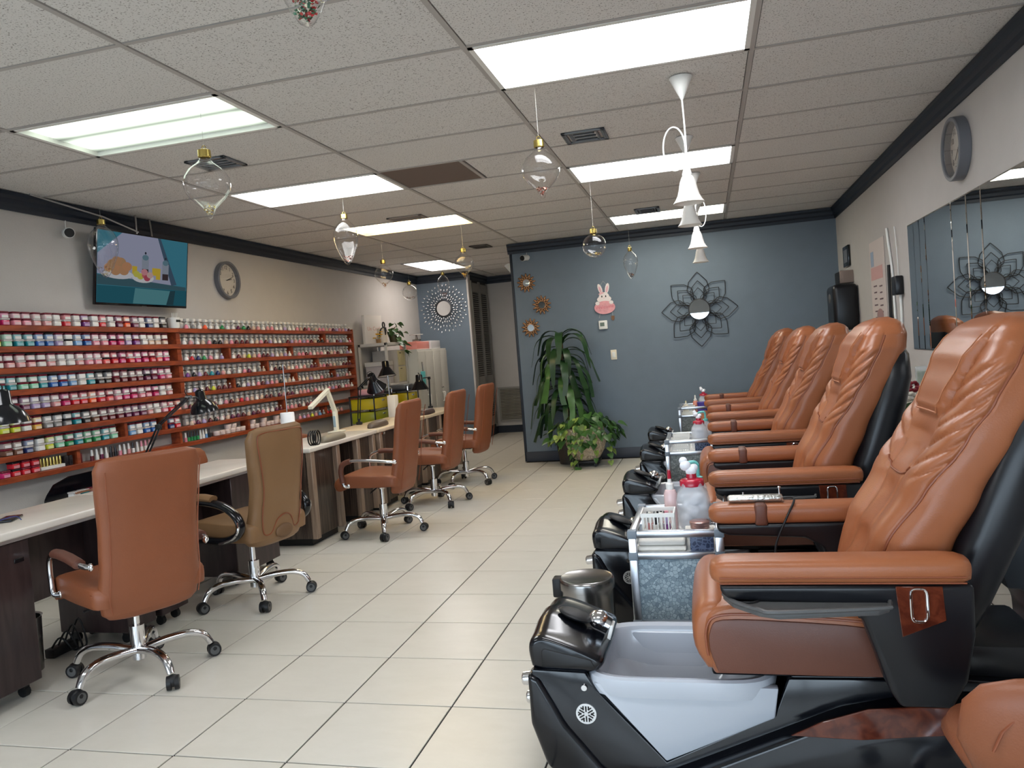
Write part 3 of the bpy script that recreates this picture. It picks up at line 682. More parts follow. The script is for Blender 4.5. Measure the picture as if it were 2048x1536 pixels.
# white capped bottles and little cone bottles on the longer bay
BODY = {}; CAPM = MB().box((0, 0, .079), (.040, .042, .026), bev=.005, seg=2).obj('cap_mesh', LIDW)
NECK = mat('bottle_clear', (196, 194, 190), .15, coat=.5); capme = CAPM.data; bpy.data.objects.remove(CAPM)
def bottlemesh(c):
    if c not in BODY:
        m = MB(); m.box((0, 0, .029), (.036, .044, .056), bev=.006, seg=2); m.cyl((0, 0, .055), (0, 0, .068), .012, .011, 10); m.mi = 1; m.box((.0186, 0, .02), (.001, .04, .026)); o = m.obj('b', [NECK, CL[c]]); BODY[c] = o.data; bpy.data.objects.remove(o)
    return BODY[c]
CONE = {}
def conemesh(c):
    if c not in CONE:
        m = MB(); m.lathe([(.0, 0), (.019, 0), (.020, .004), (.019, .018), (.008, .034), (.006, .036)], 12); m.mi = 1; m.sph((0, 0, .044), .0085, u=10, v=6); o = m.obj('c', [CM[c], LIDW]); CONE[c] = o.data; bpy.data.objects.remove(o)
    return CONE[c]
pal = ['white', 'rose', 'pink', 'beige', 'maroon', 'plum', 'white', 'grey', 'white', 'rose', 'black', 'maroon', 'beige', 'white', 'pink', 'lavender']
spec = {(0, 3): 'orange', (0, 6): 'green', (0, 9): 'plum', (0, 10): 'green', (1, 5): 'black', (1, 6): 'black', (1, 9): 'maroon', (1, 11): 'maroon', (2, 1): 'red', (2, 2): 'navy', (2, 3): 'green', (2, 10): 'lime', (3, 0): 'purple', (3, 1): 'black', (3, 4): 'teal', (3, 5): 'navy', (4, 4): 'lime', (4, 6): 'maroon', (5, 1): 'lime', (5, 7): 'maroon', (5, 9): 'red', (6, 3): 'maroon'}
for r in range(7):
    y = RYD+(.07 if r else .12); n_ = 0
    ymax = RY1-.05 if r != 6 else 8.0
    while y < ymax:
        for dy, dw in DIV.get(r, []):
            if abs(y-dy) < dw/2+.03 or abs(y+.02-dy) < dw/2+.028: y = dy+dw/2+.03
        c = spec.get((r, n_), random.choice(pal))
        o = put('polish_bottle', bottlemesh(c), (RX0+.03, y, ROWZ[r]-.002), random.uniform(-.1, .1))
        tag(o, 'white capped square bottle with %s label at back of %s rack shelf' % (c, ORD[r]), 'bottle', 'white capped bottles on the %s rack shelf' % ORD[r])
        put('cap', capme, (0, 0, random.uniform(-.003, .002)), 0, o)
        c2 = spec.get((r, n_), random.choice(pal))
        o = put('cone_bottle', conemesh(c2), (RX1-.026, y+.02+random.uniform(-.006, .006), ROWZ[r]-.002))
        tag(o, 'little cone shaped %s polish bottle at front of %s rack shelf' % (c2, ORD[r]), 'bottle', 'cone bottles on the %s rack shelf' % ORD[r])
        y += .085; n_ += 1
# lowest shelf: red jars, gold bottles in trays, slim bottles, white tubs
z8 = ROWZ[7]
for k, c in enumerate(('magenta', 'red', 'red', 'red')):
    for tier in (0, 1):
        if tier == 1 and k == 0: continue
        o = put('powder_jar', jarmesh(c), (RX1-.035-.012*tier, 3.93+.075*k+.012*tier, z8+.046*tier), .05)
        tag(o, 'glossy %s square powder jar, %s of a stacked pair on the lowest rack shelf' % (c, 'upper' if tier else 'lower'), 'jar', 'powder jars on the lowest rack shelf'); put('lid', lidmesh(LIDB if k == 1 else LIDR), (0, 0, 0), 0, o)
tray = MB().box((0, 0, .012), (.045, .20, .022), bev=.002, seg=1).obj('bottle_tray', LIDW, loc=(RX1-.04, 4.30, z8)); tag(tray, 'white cardboard tray holding gold capped bottles on the lowest rack shelf', 'tray')
GB = MB().cyl((0, 0, 0), (0, 0, .03), .009, .009, 10).cyl((0, 0, .03), (0, 0, .055), .008, .0065, 10).obj('gold_bottle', GOLD, loc=(RX1-.04, 4.22, z8+.0235))
tag(GB, 'slim gold capped bottle standing in the white cardboard tray', 'bottle', 'gold bottles in the tray')
for k in range(1, 7): inst(GB, (RX1-.04, 4.22+.027*k, z8+.0235))
for k, (y, c) in enumerate(((4.44, 'black'), (4.475, 'black'), (4.56, 'maroon'))):
    tag(MB().box((0, 0, .035), (.04, .03, .07), bev=.003).obj('polish_box', CM[c], loc=(RX1-.04, y-.02, z8)), ['black carton with white print beside the gold bottles', 'second black carton on the lowest rack shelf', 'maroon carton on the lowest rack shelf'][k], 'carton')
def slim(cap, body):
    m = MB(); m.cyl((0, 0, 0), (0, 0, .034), .0135, .0135, 10); m.mi = 1; m.cyl((0, 0, .034), (0, 0, .078), .0095, .0075, 10); return m.obj('slim_bottle', [CM[body], CM[cap]])
y = 4.66
for k, (cap, body) in enumerate([('white', 'maroon'), ('white', 'white'), ('white', 'plum'), ('white', 'white'), ('black', 'black'), ('black', 'black'), ('white', 'pink'), ('white', 'white'), ('white', 'rose'), ('black', 'white'), ('white', 'white'), ('pink', 'white'), ('pink', 'white'), ('rose', 'white')]):
    o = slim(cap, body); o.location = (RX1-.035, y, z8); tag(o, '%s capped slim bottle with %s body in the row left of the desk lamp arm' % (cap, body) if k < 0 else '%s capped slim polish bottle with %s body on the lowest rack shelf' % (cap, body), 'bottle', 'slim bottles on the lowest rack shelf'); y += .046
y = 5.70
for k, (cap, body) in enumerate([('white', 'pink'), ('black', 'green'), ('black', 'green'), ('black', 'green'), ('black', 'green'), ('white', 'white'), ('white', 'white'), ('white', 'sky'), ('black', 'black')]):
    o = slim(cap, body); o.location = (RX1-.035, y, z8); tag(o, '%s capped slim polish bottle with %s body on the lowest rack shelf' % (cap, body), 'bottle', 'slim bottles on the lowest rack shelf'); y += .04
TUB = mat('tub_blush', (226, 206, 198), .35)
def tub(y, tier, s_=1):
    o = MB().lathe([(0, 0), (.03*s_, 0), (.032*s_, .003), (.032*s_, .022), (.034*s_, .023), (.034*s_, .038), (.032*s_, .041), (0, .041)], 18).obj('acrylic_tub', TUB, loc=(RX1-.045, y, z8+.0415*tier))
    tag(o, 'round white and blush tub with wide lid, %s on the lowest rack shelf' % ('stacked on another' if tier else 'standing'), 'tub', 'white tubs on the lowest rack shelf')
for k, y in enumerate([6.14, 6.22, 6.3, 6.38, 6.46, 6.54, 6.70, 6.78, 6.9, 6.98, 7.06, 7.14, 7.22, 7.30, 7.38, 7.46]):
    tub(y, 0)
    if k in (2, 3, 6, 8, 11, 13): tub(y+.02, 1)
for k in range(12):
    c = ['pink', 'lavender', 'pink', 'lime', 'rose', 'sky', 'grey', 'red', 'red', 'rose', 'beige', 'rose'][k]
    o = put('cone_bottle', conemesh(c), (RX1-.035, 7.62+.09*k, z8)); tag(o, 'little cone shaped %s polish bottle at the front of the lowest rack shelf' % c, 'bottle', 'cone bottles on the lowest rack shelf')
o = thing('brush_tin', 'white tin of brushes standing on top of the wall rack', 'tin', (RX0+.052, 5.71, ROWZ[0]+.001))
MB().lathe([(0, 0), (.045, 0), (.05, .09), (.046, .09), (.04, .01), (0, .01)], 18).obj('tin', LIDW, o); MB().box((.047, .0, .06), (.004, .05, .02)).obj('print_band', BLACKM, o)
for k in range(5): MB().cyl((.0, -.02+.01*k, .02), (.015, -.035+.018*k, .13), .003, .003, 6).obj('brush', CM['white'], o)
# ================================================================ nail tables
TX0, TX1 = -3.46, -2.97
def caster(m, x, y, r=.025):
    m.cyl((x, y-.012, r), (x, y+.012, r), r, r, 12).box((x, y, .047), (.03, .03, .012))
def top_mesh(L, d): return MB().box((0, 0, .0), (d, L, .034), bev=.008, seg=3)
def table_dark(y0, y1, p, label, topm):
    yc = (y0+y1)/2; t = thing('nail_table', label, 'nail table', ((TX0+TX1)/2, yc, 0), 0, 'nail tables along the rack')
    MB().box((0, 0, .742), (TX1-TX0, y1-y0-.006, .036), bev=.008, seg=3).obj('table_top', topm, t)
    MB().box((0, 0, .716), (TX1-TX0-.03, y1-y0-.05, .016)).obj('underframe', ALU, t, smooth=False)
    for a, b in p:
        q = MB().box((-.0, (a+b)/2-yc, .385), (.43, b-a, .64), bev=.004, seg=1).obj('pedestal', DARKWOOD, t)
        MB().box((.217, b-yc-.06, .62), (.006, .05, .02), bev=.002, seg=1).obj('socket', BLACKG, q)
        for sx in (-.16, .16):
            for y in (a+.05, b-.05):
                w_ = MB(); caster(w_, sx, y-yc); w_.obj('caster', BLACKM, q)
    MB().box((-.02, 0, .52), (.02, y1-y0-.12, .36)).obj('modesty_panel', DARKWOOD, t, smooth=False)
    return t
table_dark(2.25, 3.57, [(2.28, 2.80), (3.34, 3.55)], 'dark wood nail table with white top under a blue eyeglass frame', WORKTOP)
table_dark(3.575, 4.86, [(3.60, 3.82), (4.32, 4.82)], 'dark wood nail table with white top behind the tan chair', WORKTOP)
TOPC = mat('top_cream', (222, 206, 180), .25, var=.05, vscale=5)
def table_zebra(y0, y1, label, topm, first=False):
    yc = (y0+y1)/2; t = thing('nail_table', label, 'nail table', ((TX0+TX1)/2, yc, 0), 0, 'nail tables along the rack')
    MB().box((0, 0, .742), (TX1-TX0+.02, y1-y0-.006, .036), bev=.008, seg=3).obj('table_top', topm, t)
    for a, b in ((y0+.02, y0+.52), (y1-.42, y1-.02)):
        q = MB().box((-.01, (a+b)/2-yc, .39), (.44, b-a, .66), bev=.003, seg=1).obj('pedestal', ZEBRA, t)
        for y in (a+.03, b-.05): MB().box((.225, y-yc, .39), (.05, .06, .665), bev=.004, seg=1).obj('light_strip', LSTRIP, q)
        MB().box((.0, (a+b)/2-yc, .032), (.36, b-a-.08, .056)).obj('plinth', BLACKM, q, smooth=False)
    MB().box((-.05, 0, .55), (.02, y1-y0-.1, .30)).obj('modesty_panel', DARKWOOD, t, smooth=False)
    # round ribbed vent rosette on the end panel
    v = MB().cyl((.10, y0+.02-yc, .62), (.10, y0+.012-yc, .62), .05, .05, 28).obj('vent_rosette', BLACKM, t)
    m = MB()
    for k in range(24):
        a = 2*PI*k/24; m.box((.10+.052*math.cos(a), y0+.009-yc, .62+.052*math.sin(a)), (.03, .006, .005), rot=(0, -a, 0))
    m.obj('vent_ribs', BLACKM, v, smooth=False)
    MB().box((.04, y0+.014-yc, .62), (.02, .012, .035), bev=.002, seg=1).obj('switch', WHITEP, t)
    return t
table_zebra(5.28, 6.52, 'zebra wood nail table with a grey hand rest and white folding lamp', WORKTOP)
table_zebra(6.56, 7.76, 'zebra wood nail table with cream top in front of the drawer carts', TOPC)
t5 = table_zebra(7.80, 9.0, 'zebra wood nail table with cream top at the end of the rack', TOPC)
cc = MB().cyl((0, 0, .06), (0, 0, .70), .085, .085, 28).obj('round_post', ZEBRA, bpy.data.objects['nail_table.003'], loc=(.17, -.49, 0)); MB().cyl((0, 0, .70), (0, 0, .722), .09, .09, 28).obj('chrome_cap', CHROME, cc)
# ================================================================ office chairs
def back_rings(zt, wt, xt, dt, n=40, e=5.0, sub=5, bow=.02):
    rings = []
    N = (len(zt)-1)*sub
    for i in range(N+1):
        q = i/sub; z = interp(list(range(len(zt))), zt, q); z = zt[min(int(q), len(zt)-1)]+(zt[min(int(q)+1, len(zt)-1)]-zt[min(int(q), len(zt)-1)])*(q-int(q))
        w_, x, d = interp(zt, wt, z), interp(zt, xt, z), interp(zt, dt, z); r = []
        for k in range(n):
            t = 2*PI*(k+.5)/n; c, s_ = math.cos(t), math.sin(t); y = w_*math.copysign(abs(s_)**(2/e), s_)
            r.append((x+d*math.copysign(abs(c)**(2/3), c)+bow*(y/.23)**2, y, z))
        rings.append(r)
    return rings
def five_star(t, phase, r=.315, top=.40):
    hub = MB().cyl((0, 0, .075), (0, 0, .15), .030, .030, 20).cyl((0, 0, .15), (0, 0, .235), .033, .033, 20).cyl((0, 0, .235), (0, 0, top-.04), .016, .016, 16).cyl((0, 0, top-.045), (0, 0, top), .024, .04, 16)
    hub.obj('column', CHROME, t)
    for k in range(5):
        a = phase+k*2*PI/5; u = Vector((math.cos(a), math.sin(a), 0))
        path = smooth_path([u*.02+Vector((0, 0, .118)), u*.12+Vector((0, 0, .135)), u*.22+Vector((0, 0, .138)), u*.285+Vector((0, 0, .115)), u*(r)+Vector((0, 0, .068))], 5)
        n_ = len(path); lg = MB().tube(path, [(.024-.007*i/n_, .018-.002*i/n_) for i in range(n_)], 12, flat=(-u.y, u.x, 0)).obj('leg', CHROME, t)
        side = Vector((-u.y, u.x, 0)); c = u*(r+.012)+Vector((0, 0, .0325))
        if k % 2: side = (side+u*.6).normalized()
        w_ = MB()
        for s_ in (-1, 1): w_.cyl(c+side*s_*.008, c+side*s_*.026, .032, .030, 18)
        w_.sph(c+Vector((0, 0, .008)), .029, (1, 1, .95)); ca = w_.obj('caster', BLACKM, lg)
        rr = MB()
        for s_ in (-1, 1): rr.cyl(c+side*s_*.0262, c+side*s_*.0268, .022, .022, 16)
        rr.obj('wheel_cap', DGREY, ca)
def office_chair(x, y, face, phase, label, style=0):
    t = thing('office_chair', label, 'office chair', (x, y, 0), face, 'chairs on the customer side of the nail tables')
    five_star(t, phase-face)
    # seat (front is +x)
    sp = dense([(-.23, .405), (-.235, .46), (-.20, .495), (-.05, .50), (.12, .51), (.22, .505), (.285, .47), (.30, .42), (.275, .385), (.235, .385), (.18, .405), (0, .402)], 3)
    seat = MB().loft(ring_loft_y(sp, [-.252, -.248, -.235, -.2, 0, .2, .235, .248, .252], [.82, .9, .96, 1, 1.01, 1, .96, .9, .82])).obj('seat', LEATHO, t, ang=60)
    MB().tube([(u, s_*.249, v) for s_ in (-1,) for u, v in [(-.2, .470), (0, .478), (.15, .484), (.24, .478)]], .003, 5).tube([(u, .249, v) for u, v in [(-.2, .470), (0, .478), (.15, .484), (.24, .478)]], .003, 5).obj('seat_piping', PIPING, seat)
    MB().box((0, 0, .39), (.2, .16, .03), bev=.006).obj('mechanism', BLACKM, t)
    MB().tube([(0, .05, .385), (.0, .16, .37), (.0, .22, .36)], .006, 8).obj('lever', BLACKM, t)
    bk = MB().loft(back_rings([.335, .345, .37, .45, .60, .75, .90, 1.0, 1.04, 1.055], [.13, .185, .21, .222, .214, .214, .224, .228, .215, .17], [-.200, -.202, -.208, -.224, -.248, -.270, -.295, -.315, -.325, -.330], [.02, .034, .04, .044, .046, .045, .042, .038, .028, .012], bow=.03)).obj('backrest', LEATHO, t, ang=55)
    # stitched border on the back of the rest
    for s_ in (-1, 1):
        MB().tube([(interp([.37, .60, .9, 1.02], [-.205, -.244, -.292, -.314], z)-.043, s_*(interp([.37, .45, .6, .75, .9, 1.0], [.19, .20, .192, .192, .20, .205], z)), z) for z in [.38+.0325*k for k in range(20)]], .0028, 5).obj('back_seam', PIPING, bk)
    for s_ in (-1, 1):
        Y_ = s_*.272
        path = smooth_path([(-.235, Y_*.94, .60), (-.19, Y_, .605), (-.05, Y_, .62), (.10, Y_, .625), (.185, Y_, .60), (.205, Y_, .55), (.20, Y_, .47), (.185, Y_, .43), (.16, Y_*.92, .425)], 5)
        a = MB().tube(path, .0125, 10).obj('arm', CHROME, t)
        if style == 0 or s_ < 0:
            MB().tube([(-.16, Y_, .609), (-.05, Y_, .623), (.06, Y_, .628), (.11, Y_, .625)], [(.027, .021)]*4, 14, flat=(0, 1, 0)).obj('arm_sleeve', LEATHD, a)
        else:
            MB().tube(smooth_path([(.12, Y_, .625), (.185, Y_, .602), (.207, Y_, .55), (.201, Y_, .48), (.197, Y_, .455)], 4), .021, 12).obj('arm_sleeve', LEATHD, a)
        for p in ((-.232, Y_*.93, .60), (.165, Y_*.93, .427)): MB().sph(p, .018, (1, .6, 1)).obj('arm_bolt', CHROME, a)
    return t
R_ = math.radians
office_chair(-2.663, 3.016, R_(153), R_(-99), 'brown leather office chair at the dark table with the white top nearest the shop entrance')
office_chair(-2.603, 5.727, R_(181), R_(-139), 'brown leather office chair with a sleeve slipped down its chrome arm', 1)
office_chair(-2.575, 6.84, R_(179), R_(-116), 'brown leather office chair between two others at the zebra wood tables')
office_chair(-2.59, 7.9, R_(177), R_(-30), 'brown leather office chair at the last zebra wood table')
# tan chair with looped black arms
tc_ = thing('tan_office_chair', 'tan leather office chair with black and chrome looped arms', 'office chair', (-2.74, 4.10, 0), R_(170), 'chairs on the customer side of the nail tables')
five_star(tc_, R_(-121)-R_(170))
sp = dense([(-.23, .40), (-.235, .47), (-.20, .505), (-.05, .51), (.12, .52), (.22, .515), (.28, .48), (.29, .43), (.26, .395), (0, .395)], 3)
MB().loft(ring_loft_y(sp, [-.25, -.245, -.235, -.2, 0, .2, .235, .245, .25], [.85, .92, .97, 1, 1.01, 1, .97, .92, .85])).obj('seat', LEATHT, tc_, ang=60)
bt = MB().loft(back_rings([.36, .375, .40, .47, .58, .70, .85, .98, 1.03, 1.05], [.16, .205, .225, .215, .195, .195, .215, .228, .212, .165], [-.21, -.212, -.215, -.222, -.235, -.255, -.275, -.29, -.298, -.302], [.02, .032, .04, .045, .05, .05, .045, .038, .028, .012], bow=.045)).obj('backrest', LEATHT, tc_, ang=55)
def tb(z): return interp([.36, .47, .58, .7, .85, .98, 1.03], [-.21, -.222, -.235, -.255, -.275, -.29, -.298], z)-interp([.36, .4, .58, .85, 1.03], [.03, .04, .05, .045, .028], z)
pts = [(-.15, .44), (-.165, .55), (-.16, .68), (-.18, .85), (-.19, .98), (-.16, 1.015), (0, 1.02), (.16, 1.015), (.19, .98), (.18, .85), (.16, .68), (.165, .55), (.15, .44), (.10, .43), (.06, .50), (0, .525), (-.06, .50), (-.10, .43)]
MB().tube(smooth_path([(tb(z)+.045*(y/.23)**2-.001, y, z) for y, z in pts+pts[:1]], 4)[:-1], .0035, 6, closed=True).obj('back_seam', PIPING, bt)
MB().sph((-.262, 0, .425), .055, (.32, 1.3, .75)).obj('handle_recess', mat('tan_dark', (108, 80, 54), .6), bt)
MB().box((0, 0, .385), (.22, .18, .03), bev=.006).obj('mechanism', BLACKM, tc_)
MB().tube([(0, -.05, .38), (0, -.2, .35), (0, -.25, .335)], .007, 8).obj('lever', BLACKM, tc_)
for s_ in (-1, 1):
    Y_ = s_*.285
    ar = MB().tube(smooth_path([(.15, Y_, .645), (.04, Y_, .645), (-.08, Y_, .625), (-.17, Y_, .575), (-.205, Y_, .51), (-.17, Y_, .455), (-.06, Y_, .425), (.10, Y_, .43)], 5), [(.03, .022)]*36, 12, flat=(0, 1, 0)).obj('arm', BLACKG, tc_)
    MB().tube([(-.02, Y_, .665), (.05, Y_, .672), (.14, Y_, .672), (.20, Y_, .66)], [(.032, .02), (.036, .022), (.036, .022), (.028, .014)], 14, flat=(0, 1, 0)).obj('arm_pad', LEATHT, ar)
    MB().tube(smooth_path([(-.21, Y_+s_*.024, .54), (-.205, Y_+s_*.026, .49), (-.16, Y_+s_*.026, .445), (-.06, Y_+s_*.026, .415)], 5), .008, 8).obj('chrome_band', CHROME, ar)
# low chairs on the technicians' side, only their rounded backs show
def tech(x, y, rz, label, zt):
    t = thing('technician_chair', label, 'chair', (x, y, 0), rz, 'chairs on the technician side')
    five_star(t, .3, .27)
    MB().loft([superring(0, 0, z, a, a*1.02, 28, 3) for z, a in ((.405, .19), (.415, .225), (.45, .235), (.475, .22), (.482, .17))]).obj('seat', LEATHO, t, ang=60)
    rings = []
    for z, w_, x0, d in ((zt-.24, .15, -.20, .025), (zt-.22, .205, -.205, .035), (zt-.12, .235, -.215, .035), (zt-.05, .225, -.225, .032), (zt-.015, .19, -.23, .025), (zt, .12, -.232, .01)):
        rings.append([(x0+d*math.cos(q)+.35*(w_*math.sin(q))**2*4*.5, w_*math.copysign(abs(math.sin(q))**.7, math.sin(q)), z) for q in [2*PI*k/32 for k in range(32)]])
    MB().loft(rings).obj('backrest', LEATHO, t, ang=60)
    MB().tube([(-.05, 0, .40), (-.19, 0, .38), (-.24, 0, .45), (-.235, 0, zt-.15)], .014, 8).obj('back_bracket', BLACKM, t)
    return t
tech(-3.86, 5.30, R_(0), 'low round backed brown chair between the dark tables and the rack', .80)
tech(-3.86, 7.05, R_(0), 'low round backed brown chair behind the zebra wood tables', .70)
# ================================================================ hanging glass ornaments
ORN = {'onion': [(.022, 0), (.024, -.018), (.040, -.035), (.075, -.062), (.096, -.098), (.100, -.125), (.094, -.155), (.075, -.185), (.048, -.212), (.028, -.232), (.018, -.252), (.010, -.270), (.0, -.276)],
       'drop': [(.024, 0), (.026, -.015), (.045, -.035), (.075, -.065), (.094, -.105), (.100, -.145), (.095, -.19), (.080, -.245), (.058, -.30), (.036, -.345), (.018, -.372), (.0, -.382)],
       'globe': [(.022, 0), (.022, -.015)]+[(.098*math.sin(a), -.112+.098*math.cos(a)) for a in [.28+(PI-.28)*k/14 for k in range(15)]]}
FLAKES = [mat('flake_'+n, c, .25, .7) for n, c in (('gold', (214, 190, 96)), ('rose', (196, 120, 104)), ('brown', (116, 82, 66)), ('green', (60, 110, 84)), ('red', (176, 52, 56)), ('pale', (222, 214, 186)))]
STRING = mat('string', (206, 204, 196), .6)
def ornament(kind, x, y, ztip, scale, label, fl_=(0, 5), nfl=40):
    prof = ORN[kind]; h = -prof[-1][1]*scale; t = thing('glass_ornament', label, 'ornament', (x, y, ztip), 0, 'clear glass ornaments hanging from the ceiling')
    P2 = [(r*scale, h+z*scale) for r, z in prof]
    MB().lathe(P2, 36).obj('glass_body', GLASS, t, ang=80)
    cap = MB().lathe([(0, h+.030), (.018*scale, h+.030), (.027*scale, h+.026), (.028*scale, h-.006), (.024*scale, h-.010)], 20).obj('cap', GOLD, t)
    MB().tube([(.010*math.cos(a), 0, h+.038+.010*math.sin(a)) for a in [2*PI*k/14 for k in range(14)]], .002, 6, closed=True).obj('hanging_loop', GOLD, cap)
    MB().cyl((0, 0, h+.045), (0, 0, CEIL-ztip), .0007, .0007, 5).obj('string', STRING, t)
    m = MB(); lim = .22*h if kind != 'globe' else .2*h
    for k in range(nfl):
        z = random.uniform(.02, lim); r = 0
        for (r0, z0), (r1, z1) in zip(P2, P2[1:]):
            if z1 <= z <= z0: r = r1+(r0-r1)*(z-z1)/(z0-z1+1e-9)
        a = random.uniform(0, 2*PI); rr = max(0, r-.008)*math.sqrt(random.random()); m.mi = random.choice(fl_)
        m.box((rr*math.cos(a), rr*math.sin(a), z), (.008, .006, .0015), rot=(random.uniform(-1, 1), random.uniform(-1, 1), a))
    f_ = m.obj('foil_flakes', FLAKES, t, smooth=False); f_['kind'] = 'stuff'
OL = [('drop', -4.18, 4.778, 2.131, 1.03, 'teardrop glass ornament with gold flakes in front of the television', (0, 5, 2)),
      ('onion', -2.24, 3.264, 2.105, 1.08, 'onion shaped glass ornament with pale green flakes below a ceiling vent', (0, 5)),
      ('drop', -2.72, 5.719, 2.158, .98, 'tall teardrop glass ornament with brown flakes in front of the warm light', (1, 2)),
      ('onion', -3.245, 7.66, 2.141, .98, 'onion glass ornament with copper flakes above the rack end', (1, 0)),
      ('onion', -2.335, 7.596, 2.15, 1.0, 'onion glass ornament near the partition corner beside the small dark vent', (0, 2)),
      ('onion', -.755, 3.903, 2.125, .97, 'onion glass ornament with brown flakes behind the large bright light', (2, 1)),
      ('globe', -.83, 6.321, 2.075, .98, 'round glass ornament in front of the blue wall', (0, 2))]
for o in OL: ornament(*o)
ornament('globe', -3.57, 9.2, 2.12, .95, 'round glass ornament with copper flakes in front of the alcove wall', (1, 2, 5))
ornament('drop', -3.22, 9.5, 2.13, .78, 'small teardrop glass ornament in front of the sunburst mirror', (1, 2))
ornament('drop', -.66, 7.6, 1.98, .72, 'slim teardrop glass ornament in front of the blue wall', (2,))
ornament('drop', -.885, 1.75, 2.185, 1.02, 'teardrop glass ornament filled with green and red foil near the shop entrance', (3, 4, 3, 5), 130)
# ================================================================ bell pendants
SHADE = mat('frosted_bell', (236, 233, 226), .45, var=.04, vscale=9)
def pendant(x, y, zb, ring, label):
    t = thing('bell_pendant', label, 'pendant lamp', (x, y, CEIL), 0, 'white bell pendant lamps'); d = CEIL-zb
    MB().lathe([(0, 0), (.058, 0), (.058, -.006), (.045, -.03), (.014, -.095), (.006, -.112), (0, -.112)], 28).obj('canopy', WHITEP, t)
    MB().tube(smooth_path([(0, 0, -.11), (.004, 0, -d*.5), (.0, 0, -d+.15)], 6), .0045, 8).obj('cord', WHITEP, t)
    if ring: MB().tube([(ring*.055+.055*math.cos(a)*abs(ring), 0, -d+.28+.11*math.sin(a)) for a in [2*PI*k/40 for k in range(40)]], .0042, 8, closed=True).obj('cord_loop', WHITEP, t)
    MB().lathe([(.006, -d+.20), (.012, -d+.19), (.026, -d+.145), (.024, -d+.135)], 20).obj('socket_cap', WHITEP, t)
    MB().lathe([(.026, -d+.135), (.030, -d+.130), (.040, -d+.105), (.047, -d+.07), (.055, -d+.04), (.068, -d+.015), (.078, -d+.002), (.079, -d), (.076, -d), (.066, -d+.016), (.052, -d+.042), (.043, -d+.072), (.036, -d+.105), (.024, -d+.128)], 36).obj('shade', SHADE, t, ang=70)
    MB().sph((0, 0, -d+.06), .022).obj('bulb', WHITEP, t)
for a in ((-.04, 4.1, 2.05, -1, 'white bell pendant with its cord looped, hanging closest to the large bright light'), (-.055, 5.31, 2.105, 0, 'white bell pendant hanging second along the row'), (-.02, 6.51, 2.085, .75, 'white bell pendant with a cord loop, third along the row'), (-.005, 7.81, 2.09, 0, 'white bell pendant hanging closest to the blue wall')): pendant(*a)
# ================================================================ things on the blue wall (built in the wall plane, y towards the room is negative)
IRON = mat('black_iron', (26, 27, 30), .45)
lo = thing('lotus_wall_mirror', 'black wire lotus wall art with a round mirror in its centre', 'wall mirror', (-.058, 9.295, 1.69))
def petal(R1, r0, half, ang, y):
    out = []
    for s_ in (-1, 1):
        seg = []
        for k in range(15):
            t = k/14; r = r0+(R1-r0)*t; a = half*(math.sin(PI*min(1, t*1.12)**.8)*.95 if t < .9 else 0); a = half*interp([0, .2, .45, .7, .85, 1], [.5, .85, 1, .62, .26, 0], t)
            seg.append((r, s_*a))
        out += seg if s_ < 0 else seg[::-1]
    return [(r*math.sin(ang+a), y, r*math.cos(ang+a)) for r, a in out]
for (R1, r0, half, n_, off, y, rad) in ((.43, .10, .52, 8, 0, -.012, .0045), (.33, .10, .46, 8, 0, -.018, .004), (.25, .10, .38, 8, 0, -.022, .0035), (.20, .10, .22, 8, PI/8, -.026, .0035)):
    for k in range(n_): MB().tube(petal(R1, r0, half, off+2*PI*k/n_, y), rad, 6, closed=True).obj('petal', IRON, lo)
mm = MB().lathe([(0, .030), (.116, .030)], 48, (0, 0, 0), Matrix.Rotation(PI/2, 4, 'X')).obj('mirror', MIRROR, lo, smooth=False)
MB().lathe([(.114, .012), (.124, .012), (.124, .032), (.114, .034)], 48, (0, 0, 0), Matrix.Rotation(PI/2, 4, 'X')).obj('frame', IRON, lo)
BRONZE = mat('bronze', (134, 98, 68), .3, .85)
pm = None
def flower_mirror(x, z, label):
    t = thing('flower_mirror', label, 'wall mirror', (x, 9.296, z), 0, 'small bronze flower mirrors')
    for ring, (n_, rr, sz) in enumerate(((13, .088, .030), (13, .064, .024))):
        for k in range(n_):
            a = 2*PI*(k+.5*ring)/n_; MB().sph((rr*math.sin(a), -.012-.006*ring, rr*math.cos(a)), sz*1.05, (.34, .22, 1), 8, 6, rot=(0, a, 0)).obj('leaf', BRONZE, t)
    MB().lathe([(.044, .010), (.054, .012), (.054, .020), (.044, .022)], 32, (0, 0, 0), Matrix.Rotation(PI/2, 4, 'X')).obj('rim', BRONZE, t)
    MB().lathe([(0, .016), (.046, .016)], 32, (0, 0, 0), Matrix.Rotation(PI/2, 4, 'X')).obj('mirror', MIRROR, t, smooth=False)
flower_mirror(-2.084, 2.194, 'bronze flower framed round mirror below the wall camera'); flower_mirror(-1.912, 1.91, 'bronze flower framed round mirror between two others'); flower_mirror(-2.07, 1.644, 'bronze flower framed round mirror partly behind the tall plant')
